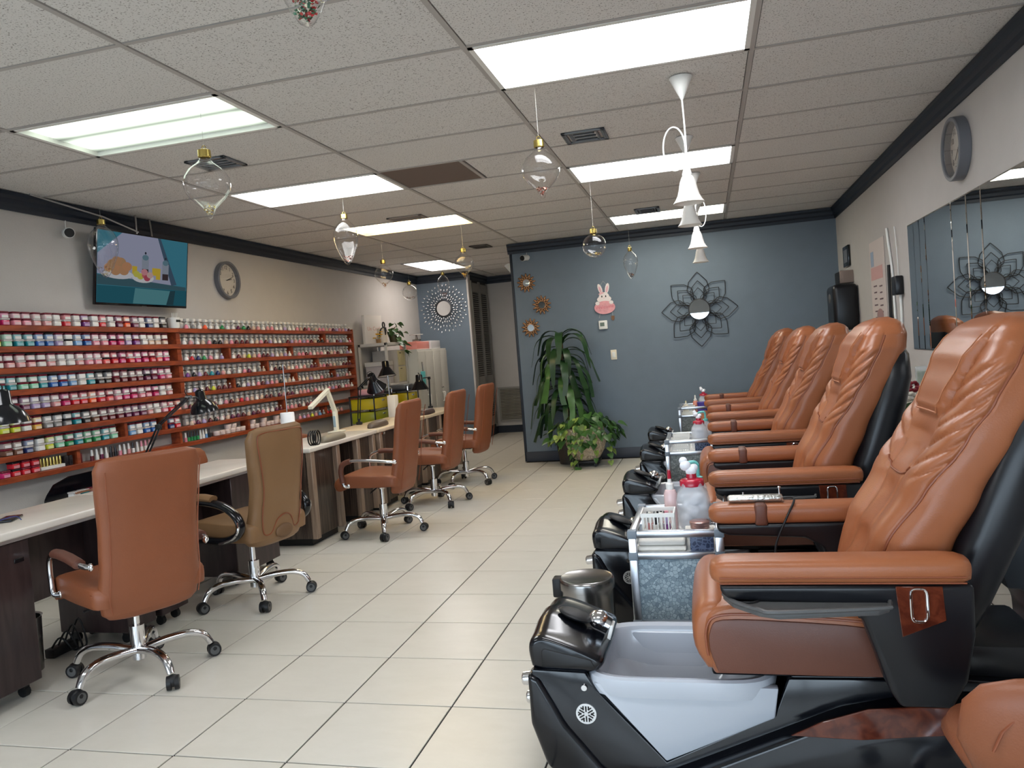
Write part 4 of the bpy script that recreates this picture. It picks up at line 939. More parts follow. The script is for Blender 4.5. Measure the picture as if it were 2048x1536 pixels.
# welcome rabbit plaque
rb = thing('welcome_plaque', 'pink and white rabbit shaped plaque reading Welcome', 'plaque', (-1.15, 9.296, 1.88))
WHB = mat('plaque_white', (232, 222, 220), .5); PKB = mat('plaque_pink', (222, 158, 164), .5, var=.12, vscale=22); PKE = mat('plaque_ear', (226, 176, 184), .5)
def disc(name, m, x, z, a, b, y, par, rot=0, th=.008):
    return MB().cyl((0, 0, 0), (0, -th, 0), 1, 1, 28).obj(name, m, par, loc=(x, y, z), rot=(0, rot, 0))
def ell(name, m, x, z, a, b, y, rot=0, th=.008, par=rb):
    pts = [(a*math.cos(q), b*math.sin(q)) for q in [2*PI*k/28 for k in range(28)]]
    pts = [(x+u*math.cos(rot)-v*math.sin(rot), z+u*math.sin(rot)+v*math.cos(rot)) for u, v in pts]
    return MB().prism(pts, y-th, y, 'xz').obj(name, m, par, ang=30)
for s_, r_ in ((-1, .28), (1, -.24)):
    e = ell('ear', WHB, s_*.042, .155, .024, .062, 0, r_); ell('inner_ear', PKE, s_*.041, .145, .012, .042, -.008, r_, .002, e)
hd = ell('head', WHB, 0, .055, .062, .058, -.002); ell('cheeks', WHB, 0, .03, .085, .042, -.003, 0, .008, hd)
for s_ in (-1, 1): ell('eye', BLACKM, s_*.023-.002, .062, .007, .012, -.011, 0, .002, hd)
ell('nose', PKE, 0, .043, .006, .004, -.011, 0, .002, hd); ell('bow', PKE, -.03, .10, .035, .010, -.010, .25, .004, hd)
for s_ in (-1, 1): ell('paw', WHB, s_*.082, -.015, .025, .022, -.010)
eg = ell('egg', PKB, 0, -.07, .125, .078, -.006)
def text(body, size, m, loc, rot, parent=None, name='lettering', ext=0):
    me = TXT[body]
    if me.users and len(me.materials) and me.materials[0] != m: me = me.copy()
    me.materials.clear(); me.materials.append(m); o = bpy.data.objects.new(name, me); C.objects.link(o); o.location = loc; o.rotation_euler = rot
    if parent: o.parent = parent
    return o
text('Welcome', .055, mat('plaque_letter', (206, 110, 120), .5), (0, -.0155, -.065), (PI/2, -.05, 0), eg)
MB().tube([(-.04, -.004, .19), (0, -.004, .245), (.045, -.004, .19)], .0012, 5).obj('cord', STRING, rb); MB().tube([(-.06, -.004, -.135), (-.075, -.004, -.19)], .0012, 5).tube([(.085, -.004, -.115), (.088, -.004, -.175)], .0012, 5).obj('tassel_cord', STRING, rb)
MB().prism([(.068, -.175), (.108, -.175), (.106, -.215), (.088, -.235), (.07, -.215)], -.010, -.002, 'xz').obj('tag', mat('tag_brown', (120, 88, 64), .6), rb)
th = thing('thermostat', 'white square thermostat below the rabbit plaque', 'thermostat', (-1.185, 9.298, 1.605))
MB().box((0, -.013, 0), (.105, .026, .105), bev=.010, seg=3).obj('case', WHITEP, th); MB().box((-.008, -.027, .006), (.052, .003, .046)).obj('display', mat('lcd', (96, 108, 92), .3), th, smooth=False)
sw = thing('light_switch', 'ivory light switch plate on the blue wall', 'light switch', (-1.085, 9.298, 1.24)); IV = mat('ivory', (226, 216, 196), .4)
MB().box((0, -.004, 0), (.072, .008, .118), bev=.004).obj('plate', IV, sw); MB().box((0, -.010, 0), (.034, .008, .066), bev=.002, rot=(.06, 0, 0)).obj('rocker', WHITEP, sw)
def camera_unit(x, y, z, rz, label):
    t = thing('security_camera', label, 'security camera', (x, y, z), rz, 'security cameras')
    MB().cyl((0, 0, 0), (0, -.03, 0), .035, .03, 18).obj('bracket', WHITEP, t); MB().cyl((0, -.03, 0), (-.01, -.105, -.012), .034, .036, 20).obj('housing', WHITEP, t)
    MB().cyl((-.01, -.1055, -.012), (-.0105, -.11, -.0125), .033, .032, 20).obj('lens_face', BLACKM, t); MB().tube([(0, -.01, .03), (.0, -.012, .08), (.01, -.006, .12)], .003, 6).obj('cable', WHITEP, t)
camera_unit(-2.05, 9.30, 2.50, -.3, 'white bullet camera on the blue wall above the flower mirrors')
camera_unit(XL, 4.70, 2.47, PI/2-.5, 'white bullet camera on the wall left of the television')
ls = thing('wall_speaker', 'white angled box mounted high on the partition edge', 'speaker', (-2.275, 9.75, 2.30)); MB().prism([(0, 0), (-.04, .02), (-.16, .17), (-.10, .20), (0, .16)], -.12, .12, 'xz', bev=.008).obj('case', WHITEP, ls)
# ================================================================ alcove wall sunburst mirror
sb = thing('sunburst_mirror', 'round mirror with silver droplet sunburst rays on the alcove wall', 'wall mirror', (-3.985, 11.695, 2.14))
SILV = mat('silver_bead', (226, 226, 224), .15, .9); DKM = mat('ray_metal', (66, 66, 68), .4, .6)
rays = MB(); beads = MB()
for n_, R1, ph in ((36, .36, 0), (36, .285, .087), (36, .215, 0), (30, .165, .1)):
    for k in range(n_):
        a = 2*PI*k/n_+ph; s_, c_ = math.sin(a), math.cos(a); R2 = R1*(1+.05*math.sin(k*2.4))
        rays.cyl((.125*s_, -.010, .125*c_), (R2*s_, -.012, R2*c_), .0018, .0018, 4)
        beads.sph((R2*s_, -.014, R2*c_), .0085, (1, .6, 1.9), 6, 5, rot=(0, a, 0))
o = rays.obj('rays', DKM, sb); o['kind'] = 'stuff'; o = beads.obj('droplet_beads', SILV, sb); o['kind'] = 'stuff'
MB().lathe([(0, .02), (.118, .02)], 40, (0, 0, 0), Matrix.Rotation(PI/2, 4, 'X')).obj('mirror', MIRROR, sb, smooth=False); MB().lathe([(.116, .008), (.136, .012), (.136, .022), (.116, .026)], 40, (0, 0, 0), Matrix.Rotation(PI/2, 4, 'X')).obj('frame', DKM, sb)
# ================================================================ television on ceiling brackets
tv = thing('television', 'flat television showing a breakfast by the water, tilted down from the wall', 'television', (-4.28, 5.312, 2.236), rot=(0, 0, 0))
tvn = Vector((math.cos(-.0586)*math.cos(.148), math.sin(-.0586)*math.cos(.148), -math.sin(.148))); tvr = Vector((0, 0, 1)).cross(tvn).normalized(); tvu = tvn.cross(tvr)
tv.rotation_euler = Matrix(((tvr.x, tvu.x, tvn.x), (tvr.y, tvu.y, tvn.y), (tvr.z, tvu.z, tvn.z))).to_euler()      # local x right, y up, z to the viewer
MB().box((0, 0, -.012), (.97, .565, .024), bev=.004).obj('bezel', BLACKG, tv); MB().box((0, -.06, -.045), (.80, .36, .045), bev=.012).obj('rear_housing', BLACKM, tv)
TVE = lambda n, c, s=.26: emat('tv_'+n, tuple(int(.72*v+.28*110) for v in c), s)
scr = MB().box((0, .004, .0008), (.945, .535, .0016)).obj('screen', TVE('water', (46, 132, 158)), tv, smooth=False)
def tvp(name, pts, col, z, s=.26): return MB().face([(x, y, .0017+z*.0004) for x, y in pts]).obj(name, TVE(name, col, s), scr, smooth=False)
W2, H2 = .4725, .2675
tvp('table_top', [(-W2, -.05), (W2*.62, -.10), (.13, H2+.004), (-.24, H2+.004), (-W2, .10)], (170, 174, 206), 1)
tvp('table_side', [(-W2, -.055), (W2*.98, -.105), (W2*.98, -.135), (-W2, -.13)], (42, 84, 98), 2); tvp('post_edge', [(.13, H2+.004), (.16, H2+.004), (W2*.75, -.09), (W2*.62, -.10)], (50, 78, 104), 2)
tvp('deep_water', [(-W2, -.135), (W2, -.135), (W2, -.263), (-W2, -.263)], (20, 104, 126), 1, .2); tvp('foam', [(-.10, -.14), (.28, -.145), (.24, -.26), (-.12, -.26)], (90, 170, 182), 2, .2)
tvp('post_shadow', [(.28, -.145), (.34, -.14), (.32, -.26), (.24, -.26)], (24, 66, 80), 3, .2)
def tve(name, x, y, a, b, c, z): tvp(name, [(x+a*math.cos(q), y+b*math.sin(q)) for q in [2*PI*k/20 for k in range(20)]], c, z)
tve('plate', -.27, -.045, .15, .035, (226, 228, 236), 3); tve('plate', -.02, -.055, .115, .04, (230, 232, 236), 3)
for k, (x, y) in enumerate(((-.36, 0), (-.30, -.02), (-.33, .03), (-.26, .015), (-.22, -.015), (-.25, .05), (-.19, .02), (-.29, .055))): tve('bread', x, y, .05, .034, (206-8*(k % 3), 140, 92), 4+k)
for k, (x, y, c) in enumerate(((-.09, -.03, (214, 206, 70)), (-.05, -.045, (214, 206, 70)), (0, -.035, (214, 96, 100)), (.02, -.055, (190, 60, 84)), (.05, -.03, (222, 180, 170)), (-.01, -.01, (226, 140, 150)))): tve('fruit', x, y, .035, .025, c, 5+k)
for k, x in enumerate((-.11, .10, .14)): tvp('juice', [(x-.024, -.06+.03*(k != 2)), (x+.024, -.06+.03*(k != 2)), (x+.026, .03), (x-.026, .03)], (228, 190, 40), 4)
for x, y in ((-.0, -.005), (.22, -.03)):
    tvp('coffee_pot', [(x-.035, y-.03), (x+.035, y-.03), (x+.037, y+.10), (x-.037, y+.10)], (150, 160, 180), 5); tvp('coffee', [(x-.033, y-.03), (x+.033, y-.03), (x+.033, y+.02), (x-.033, y+.02)], (44, 30, 34), 6); tve('pot_lid', x, y+.11, .034, .022, (90, 130, 150), 6); tve('pot_knob', x, y+.145, .010, .010, (28, 36, 48), 6)
MB().box((0, -.279, .001), (.05, .006, .002)).obj('badge', DGREY, tv, smooth=False)
for k, (a, b) in enumerate((((-.06, .27, -.03), (-.05, .43, -.06)), ((.10, .28, -.03), (.12, .42, -.08)))): MB().cyl(a, b, .008, .008, 8).obj('hanger_strut', STEEL, tv)
MB().box((0, 0, -.10), (.3, .3, .07)).obj('wall_mount', BLACKM, tv, smooth=False)
# cable from the ceiling to the television
cb = MB().tube([(-4.30, 4.30, 2.665), (-4.26, 4.9, 2.60), (-4.23, 5.22, 2.525)], .006, 8).obj('tv_cable', mat('cable_grey', (150, 148, 146), .5)); tag(cb, 'grey cable running along the ceiling edge to the television', 'cable')
# ================================================================ wall clocks
def clock(x, y, z, rz, R1, dep, label, hands):
    t = thing('wall_clock', label, 'clock', (x, y, z), rz, 'round grey wall clocks'); RM = Matrix.Rotation(PI/2, 4, 'X')     # face towards local -y
    CG = mat('clock_rim', (104, 106, 112), .35)
    MB().lathe([(R1-.012, 0), (R1, 0), (R1, dep-.004), (R1-.004, dep), (R1-.02, dep), (R1-.024, dep-.004), (R1-.026, .012)], 56, (0, 0, 0), RM).obj('rim', CG, t)
    f_ = MB().lathe([(0, .012), (R1-.012, .012)], 48, (0, 0, 0), RM).obj('face', mat('clock_face', (206, 200, 190), .6), t)
    for h in range(1, 13):
        a = 2*PI*h/12; text(str(h), .05, BLACKM, ((R1-.058)*math.sin(a), -.0135, (R1-.058)*math.cos(a)), (PI/2, 0, 0), f_, 'numeral', .0004)
    for a, L, w_ in hands: MB().box((L*.42*math.sin(a), -.017, L*.42*math.cos(a)), (w_, .002, L), rot=(0, a, 0)).obj('hand', BLACKM, f_, smooth=False)
    MB().lathe([(0, dep-.008), (R1-.022, dep-.008)], 48, (0, 0, 0), RM).obj('glass', GLASS, t)
clock(XL+.002, 6.585, 2.265, PI/2, .178, .05, 'round grey wall clock beside the television', ((1.35, .085, .007), (1.2, .12, .005)))
clock(XR-.002, 4.955, 2.315, -PI/2, .178, .06, 'round grey wall clock above the frameless mirrors', ((-2.3, .085, .007), (.75, .12, .005), (3.0, .11, .002)))
# ================================================================ mirrors on the right wall
mg = lambda y0, y1, label: None
def wall_mirror(y0, y1, label):
    t = thing('mirror_panel', label, 'mirror', (XR-.001, (y0+y1)/2, 1.605), 0, 'mirror panels on the right wall'); w_ = y1-y0-.004
    b = MB(); h = .895/2; e = .009
    b.loft([[(-.0075, -w_/2, -h), (-.0075, w_/2, -h), (-.0075, w_/2, h), (-.0075, -w_/2, h)], [(-.010, -w_/2+e, -h+e), (-.010, w_/2-e, -h+e), (-.010, w_/2-e, h-e), (-.010, -w_/2+e, h-e)]]); b.obj('glass', MIRROR, t, smooth=False)
    MB().box((-.002, 0, 0), (.0035, w_, .894)).obj('backing', BLACKM, t, smooth=False)
ys = [6.215, 6.05, 5.90, 5.755, 5.18, 4.90, 4.66, 3.62, 2.5]
for k in range(len(ys)-1): wall_mirror(ys[k+1], ys[k], ['narrow frameless mirror strip at the end of the wall row near the poster', 'second narrow frameless mirror strip from the poster', 'third narrow frameless mirror strip from the poster', 'wide frameless mirror panel between narrow strips', 'narrow frameless mirror strip below the clock', 'narrow frameless mirror strip reflecting the edge of the lotus', 'wide frameless mirror panel reflecting the lotus wall art', 'wide frameless mirror panel towards the shop entrance'][k])
# ================================================================ other things on the right wall
fr = thing('picture_frame', 'small black framed certificate on the right wall', 'picture frame', (XR-.002, 8.68, 2.08)); MB().box((-.012, 0, 0), (.022, .30, .21), bev=.004).obj('frame', BLACKG, fr); MB().box((-.0245, 0, 0), (.002, .2, .13)).obj('print', mat('cert', (112, 116, 122), .4), fr, smooth=False)
ds = thing('paper_towel_dispenser', 'large black paper towel dispenser on the right wall', 'dispenser', (XR-.002, 8.42, 1.55)); MB().box((-.12, 0, 0), (.235, .42, .46), bev=.05, seg=4).obj('body', BLACKS, ds); MB().sph((-.236, 0, .10), .08, (.15, 1, .6)).obj('window', DGREY, ds)
bx = thing('glove_box_holder', 'black and beige box above the paper towel dispenser', 'box', (XR-.002, 8.62, 1.86)); MB().box((-.06, 0, 0), (.12, .34, .12), bev=.004).obj('box', BLACKM, bx); MB().box((-.061, -.16, 0), (.123, .05, .124), bev=.003).obj('end_band', mat('box_beige', (140, 122, 112), .6), bx)
ps = thing('wall_poster', 'tall pale pink printed paper poster on the right wall', 'poster', (XR-.001, 7.30, 1.63)); MB().box((-.003, 0, 0), (.003, .58, .90)).obj('sheet', mat('poster_paper', (206, 194, 188), .6), ps, smooth=False)
MB().box((-.0055, .03, .17), (.001, .46, .11)).obj('pink_panel', mat('poster_pink', (204, 160, 154), .6), ps, smooth=False); MB().box((-.0055, .19, .30), (.001, .12, .13)).obj('blue_patch', mat('poster_blue', (150, 166, 186), .6), ps, smooth=False)
PTX = mat('poster_ink', (96, 74, 80), .6)
for k in range(9):
    z = .06-.055*k
    for j in range(2): MB().box((-.0055, .12-.22*j, z-.01*j), (.001, .13-.02*((k+j) % 3), .012)).obj('print_line', PTX, ps, smooth=False)
MB().sph((-.006, -.02, -.2), .1, (.01, 1.3, .6)).obj('hand_print', mat('poster_mauve', (158, 126, 124), .7), ps)
hs = thing('cable_conduit', 'white curved hose fixed to the right wall beside the mirrors', 'hose', (XR-.012, 6.75, 1.6)); MB().tube(smooth_path([(0, .1, .52), (0, .06, .40), (0, -.02, .15), (0, -.03, -.15), (0, -.06, -.35)], 6), .010, 10).obj('hose', WHITEP, hs); MB().tube(smooth_path([(0, -.16, .50), (0, -.20, .30), (0, -.21, .0)], 6), .004, 8).obj('thin_cable', WHITEP, hs)
ab = thing('wall_adapter', 'small black power adapter fixed on the right wall', 'adapter', (XR-.002, 6.50, 1.64)); MB().box((-.03, 0, 0), (.058, .13, .145), bev=.01, seg=2).obj('case', BLACKS, ab); MB().cyl((-.012, 0, -.07), (-.012, .01, -.55), .010, .010, 8).obj('cord', WHITEP, ab)
sk = thing('black_board', 'narrow black strip leaning on the right wall beside the poster', 'board', (XR-.02, 6.83, 1.1)); MB().box((0, 0, .35), (.012, .06, .75), rot=(.05, 0, 0)).box((0, 0, -.55), (.012, .05, 1.08)).obj('strip', BLACKM, sk, smooth=False)
# ================================================================ trolleys between the pedicure chairs
PEBBLE = vormat('pebble_panel', [(132, 150, 160), (170, 186, 194), (150, 168, 178), (112, 130, 142)], 70, .35, mort=((104, 122, 134), .05))
PEBBLED = vormat('pebble_panel_dark', [(112, 118, 116), (150, 156, 154), (128, 134, 132), (96, 102, 102)], 70, .4, mort=((88, 94, 94), .05))
JOINT = mat('joint_grey', (122, 132, 142), .45); TOWEL = mat('towel_white', (226, 222, 214), .9, bump=.4, bscale=160); NAVY = vormat('navy_dots', [(30, 40, 66), (44, 56, 86), (36, 46, 74)], 60, .4, mort=((84, 96, 124), .12))
RLID = mat('red_lid', (176, 22, 52), .3, coat=.3); CLEARP = milky('clear_plastic', (222, 226, 232), .62); COTTON = mat('cotton', (238, 240, 246), .95, bump=.8, bscale=40)
TEAL = mat('pump_teal', (112, 200, 196), .35); ROSEG = mat('rose_gold', (176, 140, 134), .3, .8)
TZ = .536
def trolley(y0, label, panel):
    t = thing('salon_trolley', label, 'trolley', (-.168, y0+.255, 0), 0, 'aluminium trolleys beside the pedicure chairs'); hx, hy = .165, .24
    for sx in (-1, 1):
        for sy in (-1, 1):
            MB().box((sx*hx, sy*hy, .335), (.032, .032, .57), bev=.005).obj('post', ALU, t)
            for z in (.615, .53, .262): MB().box((sx*hx, sy*hy, z), (.037, .037, .034), bev=.005).obj('corner_joint', JOINT, t)
            w_ = MB().cyl((sx*hx, sy*hy-.012, .025), (sx*hx, sy*hy+.012, .025), .025, .025, 14).cyl((sx*hx, sy*hy, .025), (sx*hx, sy*hy, .06), .008, .008, 8); w_.obj('caster', BLACKM, t)
    for z in (.615, .53, .262):
        for s_ in (-1, 1):
            MB().box((0, s_*hy, z), (2*hx-.03, .026, .028), bev=.005).obj('rail', ALU, t); MB().box((s_*hx, 0, z), (.026, 2*hy-.03, .028), bev=.005).obj('rail', ALU, t)
    for s_ in (-1, 1): MB().box((0, s_*(hy-.004), .395), (2*hx-.03, .008, .25)).obj('end_panel', panel, t, smooth=False); MB().box((0, s_*(hy-.004), .16), (2*hx-.03, .008, .17)).obj('lower_panel', panel, t, smooth=False)
    for z in (TZ-.006, .265): MB().box((0, 0, z), (2*hx-.02, 2*hy-.02, .01)).obj('shelf', WHITEP, t, smooth=False)
    MB().tube([(hx+.02, hy-.03, .60), (hx+.035, hy-.03, .66), (hx+.035, -hy+.08, .66), (hx+.02, -hy+.08, .60)], .008, 8).obj('handle', STEEL, t)
    return t
def cotton_jar(x, y, z, label, s_=1):
    t = thing('cotton_jar', label, 'jar', (x, y, z), 0, 'cotton jars on the trolleys')
    MB().loft([superring(0, 0, q*s_, a*s_, a*s_, 32, 3.2) for q, a in ((.0, .060), (.006, .068), (.15, .070), (.185, .062), (.205, .046), (.225, .044))], cap=False).obj('jar_body', CLEARP, t, ang=70)
    m = MB(); random.seed(int(y*100))
    for k in range(26):
        a = random.uniform(0, 2*PI); r = .038*math.sqrt(random.random()); m.sph((r*math.cos(a)*s_, r*math.sin(a)*s_, random.uniform(.03, .175)*s_), .026*s_, (1, 1, .8), 8, 6)
    m.obj('cotton_balls', COTTON, t)['kind'] = 'stuff'
    MB().lathe([(0, .262*s_), (.02*s_, .262*s_), (.022*s_, .245*s_), (.030*s_, .243*s_), (.045*s_, .238*s_), (.050*s_, .232*s_), (.050*s_, .212*s_), (.046*s_, .210*s_)], 28).obj('lid', RLID, t)
    m = MB()
    for p, r in (((0, 0, .272), .024), ((-.022, 0, .295), .024), ((-.030, .01, .315), .018), ((.012, .005, .285), .018)): m.sph(tuple(v*s_ for v in p), r*s_, (1, 1, .9), 10, 7)
    m.obj('cotton_tuft', COTTON, t)
def squeeze_bottle(x, y, z, h, body, tip, label):
    t = thing('squeeze_bottle', label, 'bottle', (x, y, z)); MB().lathe([(0, 0), (.026, 0), (.028, .005), (.028, h*.62), (.022, h*.68), (.012, h*.70)], 20).obj('body', body, t)
    MB().lathe([(.016, h*.69), (.017, h*.78), (.009, h*.80), (.0075, h*.86)], 16).obj('collar', WHITEP, t); MB().lathe([(.0075, h*.86), (.009, h*.87), (.006, h), (0, h)], 12).obj('tip', tip, t)
def pump_bottle(x, y, z, h, label):
    t = thing('pump_bottle', label, 'bottle', (x, y, z)); MB().lathe([(0, 0), (.032, 0), (.034, .006), (.034, h*.62), (.018, h*.70)], 20).obj('body', CLEARP, t)
    MB().lathe([(.018, h*.69), (.020, h*.76), (.007, h*.77), (.007, h*.92)], 16).obj('collar', TEAL, t); MB().tube(smooth_path([(0, 0, h*.92), (-.01, 0, h*.97), (-.045, 0, h*.96), (-.062, 0, h*.92)], 4), .008, 8).obj('nozzle', TEAL, t)
def basket(x, y, z, label, w_=.13, d=.12, h=.085):
    t = thing('plastic_basket', label, 'basket', (x, y, z), 0, 'white plastic baskets on the trolleys'); MB().box((0, 0, .003), (w_*.9, d*.9, .005)).obj('floor', WHITEP, t, smooth=False)
    for zz, q in ((.02, .93), (h, 1)):
        m = MB()
        for s_ in (-1, 1): m.box((0, s_*d/2*q, zz), (w_*q+.004, .005, .016 if zz > .03 else .012)).box((s_*w_/2*q, 0, zz), (.005, d*q, .016 if zz > .03 else .012))
        m.obj('rim', WHITEP, t, smooth=False)
    for s_ in (-1, 1):
        for k in range(9): MB().box((-w_*.44+w_*.11*k, s_*d/2*.965, h*.52), (.005, .004, h*.9)).obj('bar', WHITEP, t, smooth=False)
        for k in range(8): MB().box((s_*w_/2*.965, -d*.42+d*.12*k, h*.52), (.004, .005, h*.9)).obj('bar', WHITEP, t, smooth=False)
def mini(x, y, z, cap, body, label):
    o = slim(cap, body); o.name = 'nail_polish'; o.location = (x, y, z); tag(o, label, 'bottle', 'polish bottles in the trolley baskets')
def folded_towel(x, y, z, sx, sy, label):
    t = thing('folded_towel', label, 'towel', (x, y, z)); 
    for k in range(2): MB().box((0, 0, .011+.022*k), (sx-.006*k, sy-.006*k, .021), bev=.009, seg=3).obj('fold', TOWEL, t)
T1, T2, T3 = 3.01, 5.75, 8.52
trolley(T1, 'aluminium trolley with blue pebbled panels beside the first pedicure chairs', PEBBLE); trolley(T2, 'aluminium trolley with grey pebbled panels halfway along the row', PEBBLED); trolley(T3, 'aluminium trolley with grey pebbled panels close to the blue wall', PEBBLED)
cotton_jar(-.10, T1+.30, TZ, 'big clear jar of cotton with red lid beside the rose gold tin', 1.0)
squeeze_bottle(-.195, T1+.36, TZ, .27, mat('pink_fluid', (226, 196, 196), .25), RLID, 'clear squeeze bottle with red tip behind the cotton jar'); pump_bottle(-.075, T1+.41, TZ, .30, 'clear bottle with teal pump behind the cotton jar')
basket(-.238, T1+.17, TZ+.045, 'white plastic basket holding pink and black bottles')
folded_towel(-.225, T1+.14, TZ, .19, .19, 'folded white towel in the top of the blue pebbled trolley')
nb = MB().box((0, 0, .03), (.09, .16, .06), bev=.003).obj('dotted_box', NAVY, loc=(-.070, T1+.13, TZ)); tag(nb, 'navy dotted box in the top of the blue pebbled trolley', 'box')
ft = MB().box((0, 0, .007), (.11, .09, .013), bev=.005, seg=2).obj('gauze_pad', TOWEL, loc=(-.078, T1+.12, TZ+.0605)); tag(ft, 'small folded white cloth under the rose gold tin', 'cloth')
tn = thing('round_tin', 'round rose gold tin on a folded cloth', 'tin', (-.075, T1+.12, TZ+.0745)); MB().lathe([(0, 0), (.036, 0), (.037, .003), (.037, .016)], 28).obj('base', ROSEG, tn); MB().lathe([(.038, .015), (.0395, .017), (.0395, .026), (.036, .029), (0, .0295)], 28).obj('lid', ROSEG, tn)
for k, (dx, dy, cp, bd, lb) in enumerate(((-.035, .01, 'white', 'rose', 'white capped rose bottle in the basket'), (-.012, -.02, 'black', 'white', 'black capped bottle in the basket'), (.010, -.005, 'white', 'white', 'all white bottle in the basket'), (.034, -.018, 'lavender', 'purple', 'lavender bottle in the basket'), (.030, .025, 'pink', 'pink', 'pink bottle in the basket'))): mini(-.238+dx, T1+.17+dy, TZ+.051, cp, bd, lb)
cotton_jar(-.10, T2+.24, TZ, 'clear jar of cotton with red lid on the middle trolley', .85); pump_bottle(-.05, T2+.40, TZ, .26, 'clear bottle with teal pump on the middle trolley'); basket(-.238, T2+.12, TZ, 'white plastic basket in the middle trolley'); basket(-.238, T2+.38, TZ, 'white plastic basket at the back of the middle trolley', .12, .10)
tb2 = MB().box((0, 0, .03), (.11, .12, .06), bev=.003).obj('dotted_box', NAVY, loc=(-.08, T2+.12, TZ)); tag(tb2, 'navy dotted box in the middle trolley', 'box')
cotton_jar(-.075, T3+.33, TZ, 'clear jar of cotton with red lid close to the blue wall', .85); basket(-.238, T3+.15, TZ, 'white plastic basket of small bottles on the trolley by the blue wall')
PURP = mat('tub_purple', (84, 70, 160), .35)
for k in range(2):
    o = MB().lathe([(0, 0), (.052, 0), (.058, .004), (.062, .055), (.064, .057), (.064, .064), (0, .064)], 28).obj('scrub_tub', PURP, loc=(-.085, T3+.14, TZ+.0645*k)); tag(o, ['purple tub under another on the trolley by the blue wall', 'purple tub stacked on top of another by the blue wall'][k], 'tub')
squeeze_bottle(-.165, T3+.24, TZ, .20, mat('coral_fluid', (226, 150, 130), .3), WHITEP, 'slim bottle with white tip beside the purple tubs'); squeeze_bottle(-.27, T3+.28, TZ, .14, mat('cream_fluid', (222, 212, 186), .3), mat('tip_cream', (230, 222, 180), .4), 'cream bottle with pointed tip behind the basket')
# ================================================================ step bins
def bin_(x, y, r, h, label, hinge):
    t = thing('step_bin', label, 'bin', (x, y, 0), 0, 'round steel step bins'); MB().lathe([(0, 0), (r*.96, 0), (r*.98, .012), (r*.98, h-.05)], 36).obj('body', STEEL, t)
    MB().cyl((0, 0, 0.0), (0, 0, .02), r, r, 36).obj('base_ring', BLACKM, t)
    ld = MB().lathe([(r*.99, h-.052), (r*1.03, h-.05), (r*1.03, h-.02), (r*1.0, h-.008), (r*.95, h-.004), (r*.90, h-.007), (0, h-.010)], 40).obj('lid', STEEL, t)
    MB().box((hinge*r*1.08, 0, h-.05), (.045, .06, .085), bev=.008, seg=2).obj('hinge', BLACKM, t); MB().box((-hinge*r*.9, -r*.6, .02), (.05, .06, .012), bev=.003).obj('pedal', BLACKM, t)
bin_(-.578, 3.32, .118, .365, 'round steel step bin between the first two foot basins', -1); bin_(-.512, 5.93, .105, .33, 'round steel step bin by the third foot basin', 1)
# ================================================================ plants by the blue wall
LEAFD = mat('leaf_dark', (34, 62, 32), .35, var=.25, vscale=5); LEAFM = mat('leaf_mid', (64, 100, 48), .35, var=.25, vscale=8); LEAFV = mat('leaf_variegated', (120, 142, 66), .38, var=.35, vscale=26); CANE = mat('cane', (112, 92, 66), .8, bump=.5)
random.seed(21)
dr = thing('corn_plant', 'tall corn plant with long drooping dark green leaves by the blue wall', 'plant', (-1.66, 9.03, 0))
MB().lathe([(0, 0), (.12, 0), (.15, .26), (.155, .28), (.14, .28), (.13, .24), (0, .24)], 24).obj('pot', mat('nursery_pot', (54, 46, 42), .6), dr); MB().tube(smooth_path([(0, 0, .2), (.01, .0, .6), (-.01, -.01, 1.0), (0, 0, 1.45)], 4), [.028]*9+[.02]*4, 10).obj('stem', CANE, dr)
def strap(L, w_, up, az, z0, droop, m, par, curl=0):
    N = 11; b = MB(); pts = []; x = z = 0; ang = up
    for i in range(N+1):
        pts.append((x, z)); t = i/N; ang_ = up-(up+droop)*min(1, t*1.6)**.9; x += math.cos(ang_)*L/N; z += math.sin(ang_)*L/N
    L_, R2 = [], []
    for i, (x, z) in enumerate(pts):
        t = i/N; ww = w_*(math.sin(PI*min(1, (t*.93+.07)))**.6)*(1 if t < .98 else .1)
        L_.append((x, -ww/2, z+.15*ww)); R2.append((x, ww/2, z+.15*ww))
    bm_ = bmesh.new(); A = [bm_.verts.new(p) for p in L_]; M_ = [bm_.verts.new((x, curl*(i/N)**2*.1, z)) for i, (x, z) in enumerate(pts)]; B = [bm_.verts.new(p) for p in R2]
    for i in range(N): bm_.faces.new((A[i], A[i+1], M_[i+1], M_[i])); bm_.faces.new((M_[i], M_[i+1], B[i+1], B[i]))
    b._merge(bm_); return b.obj('leaf', m, par, ang=80, loc=(0, 0, z0), rot=(0, 0, az))
for k in range(70):
    az = k*2.39996; z0 = 1.47-.0132*k; toward = math.sin(az)
    L = random.uniform(.50, .80); dx = abs(math.cos(az))
    reach = .42
    if toward > .1: L *= .62 if toward < .6 else .45; 
    up = random.uniform(.35, .85) if k > 8 else random.uniform(1.0, 1.4)
    if toward > .25: az = math.pi*(.08 if math.cos(az) > 0 else .92)+random.uniform(-.06, .06); L = random.uniform(.5, .62)
    strap(L, random.uniform(.062, .092), up, az, z0, random.uniform(1.25, 1.5), LEAFD if k % 4 else LEAFM, dr, random.uniform(-1, 1))
pt = thing('pothos_pot', 'mosaic stone pot of trailing pothos on a black wheeled stand', 'plant', (-1.42, 8.80, 0))
MB().box((0, 0, .055), (.30, .30, .03), bev=.008).obj('stand', BLACKM, pt)
for sx in (-1, 1):
    for sy in (-1, 1): MB().cyl((sx*.11, sy*.11-.01, .02), (sx*.11, sy*.11+.01, .02), .02, .02, 12).box((sx*.11, sy*.11, .04), (.02, .02, .02)).obj('caster', BLACKM, pt)
